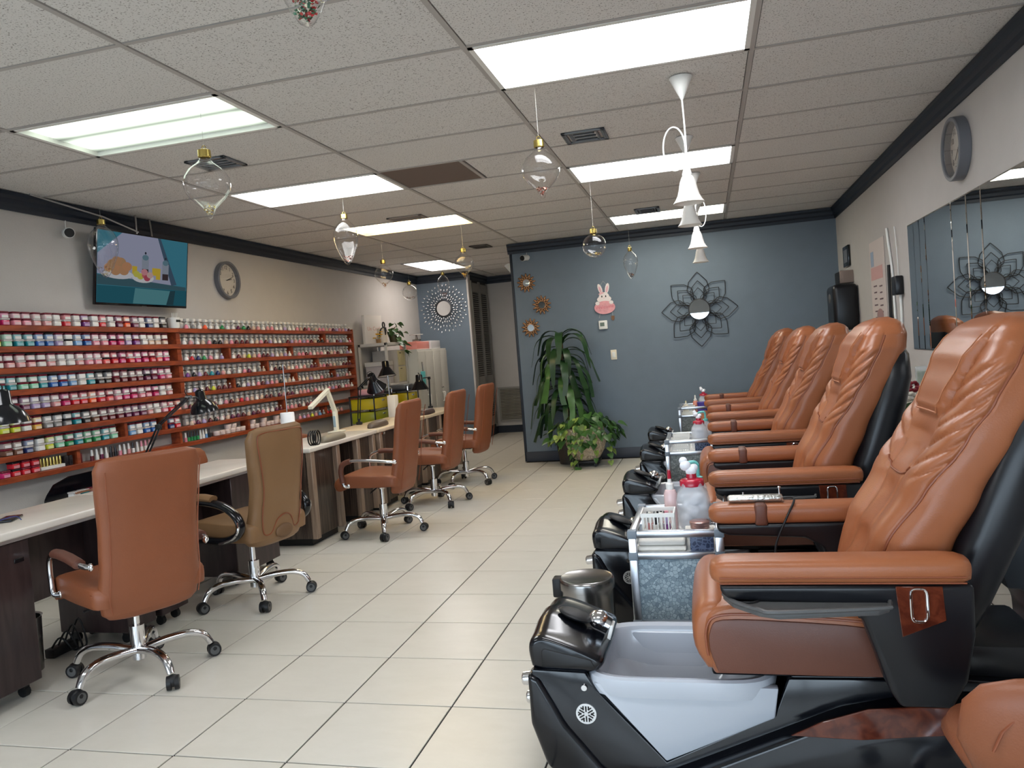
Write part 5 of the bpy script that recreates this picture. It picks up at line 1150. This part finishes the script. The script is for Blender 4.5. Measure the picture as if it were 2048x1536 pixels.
MB().lathe([(0, .071), (.12, .071), (.15, .09), (.205, .18), (.235, .28), (.235, .36), (.215, .42), (.22, .44), (.20, .44), (.195, .40), (0, .40)], 40).obj('pot', vormat('mosaic_pot', [(196, 176, 148), (226, 212, 186), (150, 128, 106), (206, 196, 180)], 45, .6, mort=((150, 136, 116), .03)), pt)
hb = bmesh.new(); 
def heart(s_):
    out = []
    for k in range(13):
        t = -1+2*k/12; out.append(t)
    pts = [(0, 0), (-.012, .022), (-.004, .046), (.02, .052), (.05, .038), (.078, .015), (.098, 0)]
    U = [(x, y) for x, y in pts]; b = bmesh.new(); mid = [b.verts.new((x, 0, -.35*x*x*4)) for x, _ in [(0, 0), (.0, 0), (.02, 0), (.04, 0), (.06, 0), (.08, 0), (.098, 0)]]
    up = [b.verts.new((x, y, .25*y-1.2*x*x)) for x, y in pts]; dn = [b.verts.new((x, -y, .25*y-1.2*x*x)) for x, y in pts]
    b.faces.new(up+[]) if False else None
    m = MB(); bb = bmesh.new(); c0 = [bb.verts.new((x, y, .25*abs(y)-1.4*max(0, x)**2)) for x, y in pts]; c1 = [bb.verts.new((x, -y, .25*abs(y)-1.4*max(0, x)**2)) for x, y in pts[1:-1]]
    md = [c0[0]]+[bb.verts.new((x*.95+.004, 0, -1.4*max(0, x)**2)) for x in (.004, .012, .026, .05, .075)]+[c0[-1]]
    for i in range(6):
        if i == 0: bb.faces.new((md[0], md[1], c0[1])); bb.faces.new((md[0], c1[0], md[1]))
        elif i == 5: bb.faces.new((md[5], md[6], c0[5])); bb.faces.new((md[5], c1[4], md[6]))
        else: bb.faces.new((md[i], md[i+1], c0[i+1], c0[i])); bb.faces.new((md[i], c1[i-1], c1[i], md[i+1]))
    b.free(); m._merge(bb); return m
hm = [heart(1).obj('leaf', mm_, pt, ang=80) for mm_ in (LEAFM, LEAFV, LEAFD)]; random.seed(5)
def leaf_at(src, p, az, tilt, s_, par, first=[]):
    if src.name in first: return inst(src, p, par, (random.uniform(-.4, .4), tilt, az), (s_,)*3)
    first.append(src.name); src.location = p; src.rotation_euler = (0, tilt, az); src.scale = (s_,)*3
for k in range(150):
    a = random.uniform(0, 2*PI); rr = .27*math.sqrt(random.random())+.02; z = .46+.15*(1-(rr/.3)**2)*random.uniform(.3, 1)
    if rr > .2 and random.random() < .75: z = random.uniform(.26, .48); rr = random.uniform(.24, .36)
    x, y = rr*math.cos(a)*1.2, rr*math.sin(a)
    if y > .36: y = .36
    leaf_at(hm[0 if k % 3 else (1 if x < .05 else 2)], (x, y, z), a+random.uniform(-.6, .6), random.uniform(.2, 1.1), random.uniform(.75, 1.25), pt)
for v in range(6):
    a = [-2.1, -1.7, -1.2, -.5, -.1, -1.9][v]; L = [8, 5, 6, 7, 5, 9][v]; path = []
    for k in range(L+1):
        t = k/L; r = .20+.10*math.sin(min(1, t*2)*PI/2); path.append((r*math.cos(a+.15*t), r*math.sin(a+.15*t), .44-.055*k+.06*math.sin(t*PI)))
    MB().tube(smooth_path(path, 3), .003, 5).obj('vine', LEAFM, pt)
    for k, p in enumerate(path[2:]): leaf_at(hm[k % 2], p, a+random.uniform(-.9, .9), random.uniform(.7, 1.3), random.uniform(.6, .95), pt)
# ================================================================ desk lamps and things on the nail tables
TT = .7605
def lampshade(m_, p, d, s_, t, kind=0):
    """p: apex, d: direction the opening points"""
    q = Vector(d).normalized().to_track_quat('Z', 'Y').to_matrix().to_4x4()
    prof = [(0, -.052), (.02, -.05), (.03, -.04), (.032, .012), (.042, .022), (.066, .042), (.082, .068), (.090, .095), (.088, .095), (.078, .068), (.06, .044), (.03, .026)] if kind == 0 else [(0, -.04), (.028, -.038), (.032, -.03), (.034, .02), (.042, .03), (.085, .10), (.088, .104), (.084, .10), (.04, .034), (.02, .03)]
    o = MB().lathe([(r*s_, z*s_) for r, z in prof], 32, p, q).obj('shade', BLACKG, t, ang=50)
    MB().lathe([(r*s_, z*s_) for r, z in [(0, .045), (.02, .05), (.03, .07), (.024, .09), (0, .10)]], 20, p, q).obj('bulb', WHITEP, o)
    MB().lathe([(r*s_, z*s_) for r, z in ([(.028, .028), (.058, .0455), (.076, .069), (.0865, .0945)] if kind == 0 else [(.02, .033), (.038, .036), (.082, .099)])], 32, p, q).obj('shade_lining', WHITEP, o)
    return o
def arm_lamp(name, label, base, elbow, wrist, apex, d, s_=1, kind=0, off=.012):
    b = Vector(base); t = thing('desk_lamp', label, 'desk lamp', b, 0, 'black desk lamps'); E_, W_, A_ = Vector(elbow)-b, Vector(wrist)-b, Vector(apex)-b
    MB().box((0, 0, .015), (.05, .05, .028), bev=.005).cyl((0, 0, .02), (0, 0, .06), .012, .012, 12).obj('clamp', BLACKM, t)
    for s2 in (-1, 1): MB().cyl(Vector((s2*off, 0, .05)), E_+Vector((s2*off, 0, 0)), .006, .006, 8).obj('lower_bar', BLACKG, t); MB().cyl(E_+Vector((s2*off, 0, .01)), W_+Vector((s2*off, 0, 0)), .006, .006, 8).obj('upper_bar', BLACKG, t)
    MB().box(E_, (.035, .03, .035), bev=.006).obj('elbow', BLACKM, t); MB().cyl(W_+Vector((-.02, 0, 0)), W_+Vector((.02, 0, 0)), .012, .012, 10).cyl(W_, A_, .008, .008, 8).obj('wrist', CHROME, t)
    MB().tube(smooth_path([W_, W_+Vector((0, -.03, .05)), A_+Vector((0, -.02, .07)), A_+Vector((0, 0, .045))], 5), .003, 6).obj('cord', BLACKM, t)
    lampshade(None, A_, d, s_, t, kind)
arm_lamp('l', 'black articulated desk lamp over the first white table top', (-3.40, 2.30, TT), (-3.30, 2.12, 1.10), (-2.93, 2.50, 1.30), (-2.84, 2.60, 1.325), (.05, .02, -1), 1.0)
arm_lamp('l', 'black articulated desk lamp with long parallel bars behind the first chair', (-3.42, 4.02, TT), (-3.42, 4.23, 1.065), (-3.39, 4.51, 1.235), (-3.36, 4.60, 1.225), (.05, .18, -1), 1.05)
arm_lamp('l', 'black desk lamp with tilted cone shade beside the drawer cart', (-3.42, 7.13, TT), (-3.42, 7.20, 1.12), (-3.40, 7.40, 1.215), (-3.39, 7.46, 1.21), (.1, .65, -1), 1.25, 1)
arm_lamp('l', 'black desk lamp with cone shade on an upright post', (-3.32, 8.93, TT), (-3.32, 8.96, 1.13), (-3.32, 8.68, 1.14), (-3.32, 8.62, 1.14), (0, 0, -1), 1.25, 1, .004)
f5 = thing('floor_lamp', 'black cone lamp on a thin pole behind the nail tables', 'floor lamp', (-3.64, 8.45, 0)); MB().cyl((0, 0, 0), (0, 0, .02), .13, .13, 28).obj('base', BLACKM, f5); MB().cyl((0, 0, .02), (0, 0, 1.30), .008, .008, 8).obj('pole', STEEL, f5); lampshade(None, (.0, -.04, 1.33), (.1, -.1, -1), 1.25, f5, 1)
ld = thing('folding_led_lamp', 'white folding lamp with a small display on the zebra wood table', 'desk lamp', (-3.33, 6.46, TT)); LEDW = mat('led_white', (226, 224, 208), .35)
MB().box((0, 0, .008), (.11, .16, .014), bev=.006).obj('foot', LEDW, ld); MB().box((0, 0, .10), (.035, .05, .19), bev=.006).obj('stem', LEDW, ld); MB().box((0, -.028, .10), (.024, .003, .10)).obj('display', mat('lcd_blue', (150, 172, 184), .2), ld, smooth=False)
MB().loft([[(-.017, -.02, .19), (.017, -.02, .19), (.017, .02, .19), (-.017, .02, .19)], [(-.015, -.13, .385), (.015, -.13, .385), (.015, -.10, .40), (-.015, -.10, .40)]]).obj('post', LEDW, ld, smooth=False); MB().loft([[(-.02, -.10, .41), (.02, -.10, .41), (.02, -.12, .375), (-.02, -.12, .375)], [(-.02, -.45, .275), (.02, -.45, .275), (.02, -.44, .25), (-.02, -.44, .25)]]).obj('light_bar', LEDW, ld, smooth=False)
tr = thing('paper_roll_holder', 'white paper towel roll on a thin upright rod', 'paper roll', (-3.38, 5.72, TT)); MB().cyl((0, 0, 0), (0, 0, .012), .07, .07, 28).cyl((0, 0, .01), (0, 0, .65), .004, .004, 8).obj('rod', STEEL, tr); MB().lathe([(.014, .255), (.052, .255), (.056, .25), (.060, .015), (.014, .014)], 32).obj('roll', mat('paper', (236, 236, 236), .9), tr); MB().prism([(-.06, .014), (-.11, .014), (-.10, .10), (-.06, .16)], -.004, .004, 'yz').obj('loose_sheet', mat('paper2', (232, 232, 232), .9), tr)
wr = thing('wipe_box', 'upright white box standing behind the third chair', 'box', (-3.36, 7.88, TT)); MB().box((0, 0, .12), (.09, .10, .24), bev=.006).obj('box', mat('white_card', (232, 230, 226), .6), wr)
def rest(x, y, rz, m, label):
    t = thing('hand_rest', label, 'hand rest', (x, y, TT), rz, 'padded hand rests'); MB().loft([superring(0, 0, z, a, b, 32, 2.6) for z, a, b in ((0, .055, .19), (.006, .062, .20), (.028, .060, .195), (.045, .048, .18), (.055, .028, .15), (.058, .01, .10))]).obj('pad', m, t, ang=70)
rest(-3.03, 5.80, .04, mat('rest_taupe', (128, 120, 104), .4), 'taupe padded hand rest at the corner of the zebra wood table'); rest(-3.08, 6.82, .04, mat('rest_brown', (92, 80, 70), .4), 'dark taupe padded hand rest partly behind a chair back'); rest(-3.03, 8.02, .04, mat('rest_dark', (78, 62, 60), .4), 'dark brown padded hand rest on the last table')
cw = thing('cable_coil', 'coiled black cable hanging over the table edge', 'cable', (-3.02, 5.46, TT)); 
for k in range(4): MB().tube([(.014*k-.02, .045*math.cos(a)+.01*k, .058+.055*math.sin(a)) for a in [2*PI*j/20 for j in range(20)]], .006, 7, closed=True).obj('coil_turn', BLACKM, cw)
ph = thing('phone', 'black phone lying on the white table top', 'phone', (-3.24, 2.93, TT), .5); MB().box((0, 0, .006), (.075, .15, .011), bev=.004).obj('body', BLACKG, ph)
gl_ = thing('eyeglasses', 'blue wire frame eyeglasses on the white table top', 'eyeglasses', (-3.17, 2.74, TT)); BW = mat('blue_wire', (46, 62, 128), .35)
for s_ in (-1, 1): MB().tube([(s_*.034+.028*math.cos(a), 0, .026+.022*math.sin(a)) for a in [2*PI*k/18 for k in range(18)]], .0025, 6, closed=True).obj('lens_rim', BW, gl_); MB().tube(smooth_path([(s_*.062, 0, .032), (s_*.064, .10, .035), (s_*.062, .135, .012)], 4), .0022, 6).obj('temple', BW, gl_)
MB().tube([(-.008, 0, .03), (0, 0, .034), (.008, 0, .03)], .0025, 6).obj('bridge', BW, gl_)
wb = thing('waste_bin', 'small steel waste bin under the first table', 'bin', (-3.32, 3.00, 0)); MB().lathe([(0, 0), (.085, 0), (.095, .26), (.10, .265), (.09, .26), (.08, .01), (0, .01)], 28).obj('body', STEEL, wb)
pw = thing('power_strip', 'black power strip with tangled cords under the first table', 'power strip', (-3.32, 3.23, 0)); MB().box((0, 0, .025), (.06, .16, .045), bev=.006).obj('strip', BLACKM, pw)
for k in range(4): MB().tube(smooth_path([(0, -.06+.04*k, .05), (.05, -.05+.04*k, .10+.02*k), (.09, -.02+.03*k, .03), (.06, .05, .008)], 5), .005, 6).obj('cord', BLACKM, pw)
# ================================================================ display tray by the rack
dp = thing('polish_display', 'black curved display stand of bottles behind the first table', 'display stand', (-4.17, 4.42, 0)); MB().box((0, 0, .62), (.26, .52, .02), bev=.006).obj('tray', BLACKM, dp); MB().prism([(-.26, .63), (.26, .63), (.26, .76), (-.05, .755), (-.18, .72), (-.24, .66)], -.125, -.105, 'yz').obj('back_panel', BLACKG, dp)
MB().box((.12, 0, .67), (.008, .5, .012)).obj('front_rail', mat('rail_copper', (206, 150, 120), .3, .6), dp, smooth=False)
for sx in (-1, 1):
    for sy in (-1, 1): MB().cyl((sx*.1, sy*.22, 0), (sx*.1, sy*.22, .61), .012, .012, 10).obj('leg', BLACKM, dp)
for k, c in enumerate(('white', 'teal', 'rose', 'rose', 'maroon', 'red')):
    o = put('powder_jar', jarmesh(c), (-4.10, 4.21+.075*k, .6305)); tag(o, '%s square powder jar on the black display stand, place %s from its curved end' % (c, ['one', 'two', 'three', 'four', 'five', 'six'][k]), 'jar', 'jars on the display stand'); put('lid', lidmesh(LIDR if k > 1 else LIDC), (0, 0, 0), 0, o)
# ================================================================ drawer carts, storage shelf and cabinets at the end of the rack
DRC = [mat('drawer_'+n, c, .25, coat=.4) for n, c in (('yellow', (190, 172, 24)), ('olive', (146, 152, 30)), ('green', (30, 120, 56)), ('teal', (16, 84, 84)), ('blue', (24, 66, 96)))]; WIRE = mat('wire_black', (30, 30, 32), .35, .5)
def cart(x, y, w_, label, n_=5):
    t = thing('drawer_cart', label, 'drawer cart', (x, y, 0), 0, 'rainbow drawer carts')
    for sx in (-1, 1):
        for sy in (-1, 1): MB().cyl((sx*.15, sy*w_/2, .05), (sx*.15, sy*w_/2, .99), .008, .008, 8).obj('post', WIRE, t); MB().sph((sx*.15, sy*w_/2, .03), .028).obj('caster', BLACKM, t)
    for k in range(n_):
        z = .90-.155*k; m = DRC[k]
        d = MB().box((0, 0, z), (.29, w_-.03, .125), bev=.006).obj('drawer', m, t); MB().box((.15, 0, z+.03), (.012, .06, .016), bev=.003).obj('knob', CHROME, d); MB().tube([(.155, -w_/2, z-.075), (.155, w_/2, z-.075)], .005, 6).obj('runner', ALU, t)
    MB().box((0, 0, .99), (.32, w_+.02, .016), bev=.003).obj('top', BLACKM, t); MB().tube([(.155, -w_/2, .99), (.155, -w_/2, 1.04), (.155, -w_/2+.04, 1.06), (.155, w_/2-.04, 1.06), (.155, w_/2, 1.04), (.155, w_/2, .99)], .008, 8).obj('top_rail', CHROME, t)
cart(-3.86, 8.42, .52, 'wire cart with yellow to teal drawers behind the nail tables'); cart(-3.80, 9.22, .36, 'wire cart with yellow drawers beside the white cabinets')
pk = thing('pink_case', 'pink plastic case lying on top of the drawer cart', 'case', (-3.84, 8.40, .9995)); MB().box((0, 0, .035), (.18, .36, .07), bev=.02, seg=3).obj('case', mat('case_pink', (196, 148, 156), .4), pk); MB().box((.0905, 0, .03), (.002, .22, .018)).obj('print', mat('case_print', (140, 96, 106), .5), pk, smooth=False)
gh = thing('towel_warmer_tray', 'dark grey rounded tray on top of the second drawer cart', 'tray', (-3.80, 9.22, .9995)); MB().box((0, 0, .035), (.24, .30, .07), bev=.025, seg=3).obj('tray', mat('tray_grey', (84, 88, 94), .4), gh)
SHW = mat('shelf_white', (196, 192, 186), .5)
sr = thing('storage_shelf', 'white metal storage shelf at the end of the rack', 'shelf', (-4.20, 9.66, 0))
for sx in (-1, 1):
    for sy in (-1, 1): MB().box((sx*.185, sy*.32, .81), (.03, .03, 1.62)).obj('post', SHW, sr, smooth=False)
for z in (1.62, 1.08, .5, .1): MB().box((0, 0, z-.02), (.40, .67, .04), bev=.004).obj('shelf_board', SHW, sr)
cb_ = thing('canvas_sign', 'white square canvas sign with pale pink lettering on the storage shelf', 'sign', (-4.30, 9.60, 1.6205), -.25); MB().box((0, 0, .19), (.05, .36, .38), bev=.003).obj('canvas', mat('canvas_white', (226, 220, 214), .7), cb_); text('Un Cool', .075, mat('canvas_pink', (214, 168, 160), .6), (.0258, .0, .20), (PI/2, 0, PI/2), cb_)
pi_ = thing('pitcher', 'cream pitcher with a black bow on the storage shelf', 'pitcher', (-4.13, 9.52, 1.6205)); MB().lathe([(0, 0), (.06, 0), (.065, .01), (.072, .09), (.062, .16), (.066, .19), (.06, .19), (.055, .15), (0, .02)], 28).obj('body', mat('cream_glaze', (222, 212, 196), .3), pi_)
MB().tube(smooth_path([(.0, -.10, .09), (.02, -.085, .17), (.03, -.03, .20), (.03, .05, .20), (.02, .11, .16), (.0, .13, .12)], 5), .008, 8).obj('ribbon', BLACKM, pi_); MB().tube([(.03, .0+.035*math.cos(a), .235+.035*math.sin(a)) for a in [2*PI*k/16 for k in range(16)]], .009, 8, closed=True).prism([(-.06, .20), (-.005, .20), (-.02, .12), (-.04, .10)], .06, .07, 'yz').obj('bow', BLACKM, pi_)
YEL = mat('petal_yellow', (232, 176, 24), .5)
def flowers(x, y, z, n_, label, seed):
    random.seed(seed); t = thing('yellow_flowers', label, 'flowers', (x, y, z), 0, 'yellow flowers on the storage shelf'); MB().lathe([(0, 0), (.03, 0), (.032, .05), (.028, .05), (0, .01)], 14).obj('vase', mat('vase_brown', (150, 112, 70), .5), t)
    for k in range(n_):
        a = random.uniform(0, 6.28); p = (.045*math.cos(a), .06*math.sin(a), random.uniform(.06, .16)); m = MB()
        for j in range(5): m.sph((p[0]+.014*math.cos(j*1.257), p[1]+.014*math.sin(j*1.257), p[2]), .011, (1, 1, .6), 6, 4)
        m.obj('blossom', YEL, t)
        MB().cyl((0, 0, .02), p, .0015, .0015, 4).obj('stem', LEAFM, t)
flowers(-4.12, 9.36, 1.6205, 7, 'small bunch of yellow flowers left of the cream pitcher', 3); flowers(-4.20, 9.67, 1.6205, 9, 'small bunch of yellow flowers right of the cream pitcher', 4)
pp = thing('shelf_pothos', 'pothos in a dark pot trailing over the edge of the storage shelf', 'plant', (-4.08, 9.80, 1.6205)); MB().lathe([(0, 0), (.06, 0), (.075, .10), (.07, .10), (0, .02)], 20).obj('pot', mat('pot_olive', (70, 66, 40), .5), pp); random.seed(9); hp2 = heart(1).obj('leaf', LEAFM, pp, ang=80); fst = []
for k in range(36):
    a = random.uniform(0, 6.28); r = random.uniform(.02, .13); z = random.uniform(.10, .26)
    if k > 20: a = random.uniform(-.6, 1.2); r = random.uniform(.10, .2); z = random.uniform(-.14, .14)
    leaf_at(hp2, (min(.15, r*math.cos(a)*.7), r*math.sin(a)*1.2, z if r < .1 else max(z, -.02) if r*math.cos(a)*.7 < .09 else z), a, random.uniform(.1, 1.1), random.uniform(.6, 1.0), pp, fst)
sf = thing('small_frame', 'small cream framed picture behind the shelf pothos', 'picture frame', (-4.35, 9.87, 1.6205), -.2); MB().box((0, 0, .13), (.02, .18, .26), bev=.004).obj('frame', mat('frame_wood', (206, 186, 150), .5), sf); MB().box((.0105, 0, .13), (.002, .14, .22)).obj('print', mat('print_cream', (228, 220, 190), .6), sf, smooth=False)
dw = thing('beige_drawer_unit', 'grey cased unit with two beige drawers on the storage shelf', 'drawer unit', (-4.19, 9.815, 1.0805)); MB().box((0, 0, .22), (.36, .27, .44), bev=.004).obj('case', mat('case_grey', (178, 170, 160), .5), dw)
for k in range(2): d = MB().box((.183, 0, .115+.21*k), (.01, .24, .195), bev=.003).obj('drawer', mat('unit_beige%d' % k, (190, 178, 136), .5), dw); MB().box((.19, -.05, .185+.21*k), (.006, .05, .010)).obj('pull', BLACKM, d, smooth=False)
lt = thing('letter_tray', 'white angled letter tray on the storage shelf', 'tray', (-4.2, 9.50, 1.0805)); MB().box((0, 0, .12), (.28, .24, .24), bev=.004).obj('box', mat('tray_mauve', (176, 168, 168), .5), lt); MB().prism([(-.14, .24), (.14, .245), (.13, .30), (-.15, .295)], -.14, .14, 'yz').obj('tilted_lid', SHW, lt)
LOCK = mat('locker_white', (198, 196, 188), .45)
for k, y in enumerate((10.29, 10.91)):
    lk = thing('storage_locker', ['white metal locker cabinet beside the storage shelf', 'white metal locker cabinet next to the blue alcove wall'][k], 'cabinet', (-4.12, y+.04, 0), 0, 'white lockers'); MB().box((0, 0, .755), (.52, .60, 1.51), bev=.005).obj('case', LOCK, lk)
    for s_ in (-1, 1): d = MB().box((.263, s_*.148, .76), (.012, .285, 1.44), bev=.003).obj('door', LOCK, lk); MB().tube(smooth_path([(.272, s_*.03, .86), (.292, s_*.03, .85), (.292, s_*.03, .74), (.272, s_*.03, .73)], 4), .008, 8).obj('handle', WHITEP, d); MB().cyl((.268, s_*.03, .93), (.272, s_*.03, .93), .012, .012, 10).obj('lock', BLACKM, d)
bp2 = thing('pink_storage_box', 'translucent pink box on top of the white lockers', 'box', (-4.05, 10.45, 1.5105)); MB().box((0, 0, .055), (.26, .50, .11), bev=.006).obj('box', mat('box_pink', (224, 142, 132), .3), bp2)
bp3 = thing('clear_storage_box', 'clear plastic box beside the pink box on the lockers', 'box', (-4.05, 10.98, 1.5105)); MB().box((0, 0, .06), (.26, .40, .12), bev=.006).obj('box', mat('box_clear', (206, 204, 206), .2), bp3)
sc_ = thing('kitchen_scale', 'small glass topped scale standing on the pink box', 'scale', (-4.05, 10.55, 1.621)); MB().box((0, 0, .02), (.10, .10, .04), bev=.006).cyl((0, 0, .04), (0, 0, .10), .02, .012, 14).obj('base', STEEL, sc_); MB().cyl((0, 0, .10), (0, 0, .11), .10, .10, 28).obj('plate', mat('scale_plate', (200, 206, 204), .1), sc_)
tb_ = thing('teal_tool_bag', 'teal plastic pouch of tools hanging on the white locker', 'pouch', (-3.83, 10.12, 1.05)); MB().box((0, 0, .05), (.03, .11, .20), bev=.006).obj('pouch', mat('pouch_teal', (96, 196, 196), .3), tb_); 
for k in range(2): MB().cyl((0, -.01+.02*k, .12), (0, -.025+.03*k, .28), .004, .004, 6).obj('tool', STEEL, tb_)
# ================================================================ behind the pedicure chairs
fa = thing('flower_arrangement', 'tall artificial arrangement of white and red flowers with dark leaves by the right wall', 'flowers', (1.22, 5.32, 0)); MB().lathe([(0, 0), (.10, 0), (.13, .22), (.12, .24), (.10, .22), (0, .2)], 24).obj('pot', BLACKM, fa); random.seed(12); hp3 = heart(1).obj('leaf', LEAFD, fa, ang=80); fst2 = []
MB().cyl((0, 0, .2), (0, 0, .85), .012, .012, 8).obj('stem', CANE, fa)
for k in range(110):
    a = random.uniform(0, 6.28); z = random.uniform(.28, .86); r = random.uniform(.04, .17); leaf_at(hp3, (r*math.cos(a), r*math.sin(a), z), a, random.uniform(-.2, 1), random.uniform(.6, 1.05), fa, fst2)
WFL = mat('petal_white', (226, 220, 206), .6); RFL = mat('petal_red', (128, 18, 36), .5)
for k, (x, y, z, m, r) in enumerate(((-.08, -.06, .84, WFL, .075), (.02, .06, .90, WFL, .06), (-.02, -.10, .96, RFL, .045), (.06, -.08, .93, RFL, .05), (-.10, .06, .93, RFL, .04))):
    q = MB()
    for j in range(22):
        v = Vector((random.gauss(0, 1), random.gauss(0, 1), random.gauss(0, 1))).normalized()*r*.75; q.sph(Vector((x, y, z))+v, r*.33, (1, 1, .7), 6, 4)
    q.obj('blossom', m, fa)
vt = thing('bamboo_vase', 'clear tube vase with green stems and a white label behind the flowers', 'vase', (1.36, 5.60, 0)); MB().cyl((0, 0, 0), (0, 0, .80), .02, .02, 8).cyl((0, 0, 0), (0, 0, .02), .1, .1, 20).cyl((0, 0, .79), (0, 0, .805), .06, .06, 20).obj('stand', BLACKM, vt); MB().lathe([(.042, .806), (.045, 1.06)], 20).obj('tube', CLEARP, vt); MB().cyl((0, 0, .95), (0, 0, 1.03), .035, .035, 12).obj('stems', LEAFV, vt); MB().lathe([(.046, .84), (.046, .94)], 20).obj('label_band', WHITEP, vt)
pb = thing('pipe_bundle', 'white plastic pipe wrapped in black tape lying on the floor', 'pipe', (1.18, 3.70, 0), .12)
MB().cyl((-.18, 0, .045), (.30, .02, .045), .045, .045, 20).obj('pipe', WHITEP, pb); MB().cyl((-.185, 0, .045), (-.13, 0, .045), .0455, .0455, 20).obj('red_band', RLID, pb)
for x in (-.09, .04): MB().cyl((x, .004, .045), (x+.04, .006, .045), .0465, .0465, 20).obj('tape', BLACKM, pb)
for k in range(2):
    st = MB().cyl((-.22, -.07-.035*k, .014), (.30, -.05-.04*k, .016), .013, .011, 10).obj('wood_stick', mat('stick%d' % k, (196, 172, 138), .6), loc=(1.20, 3.68, 0), rot=(0, 0, .1)); tag(st, ['pale wooden stick lying beside the taped pipe', 'pale wooden stick lying furthest from the taped pipe'][k], 'stick')
cbn = thing('moulded_cabinet', 'dark grey moulded plastic cabinet behind the first pedicure chair', 'cabinet', (1.22, 3.32, 0)); MB().prism([(-.10, 0), (.22, 0), (.22, 1.0), (-.20, 1.0), (-.24, .50), (-.20, .34), (-.15, .34), (-.11, .24)], -.13, .13, 'xz', bev=.012).obj('shell', mat('cabinet_dark', (36, 42, 50), .4), cbn)
# ================================================================ technician stool by the first basin
ts = thing('technician_stool', 'low brown leather stool with padded back near the first basin', 'stool', (.655, 1.87, 0), R_(92)); five_star(ts, .5, .22, .37)
MB().loft([superring(.02, 0, z, a, a*1.05, 32, 2.8) for z, a in ((.365, .13), (.375, .16), (.41, .178), (.435, .165), (.447, .12), (.45, .05))]).obj('seat', LEATHO, ts, ang=70)
rings = []
for z, w_, x0, d in ((.40, .12, -.165, .025), (.415, .18, -.168, .042), (.50, .215, -.172, .050), (.58, .205, -.18, .045), (.62, .175, -.185, .034), (.640, .12, -.188, .018), (.646, .05, -.19, .006)): rings.append([(x0+d*math.cos(q)+.9*(w_*math.sin(q))**2, w_*math.copysign(abs(math.sin(q))**.75, math.sin(q)), z) for q in [2*PI*k/36 for k in range(36)]])
bs_ = MB().loft(rings).obj('backrest', LEATHO, ts, ang=70)
MB().tube([(-.172-.046+.9*(y)**2, y,   .48+.14*math.sqrt(max(0, 1-(y/.17)**2))) for y in [-.168+.336*k/20 for k in range(21)]], .003, 6).obj('back_seam', PIPING, bs_); MB().tube([(-.05, 0, .365), (-.19, 0, .36), (-.205, 0, .46)], .012, 8).obj('back_bracket', BLACKM, ts)
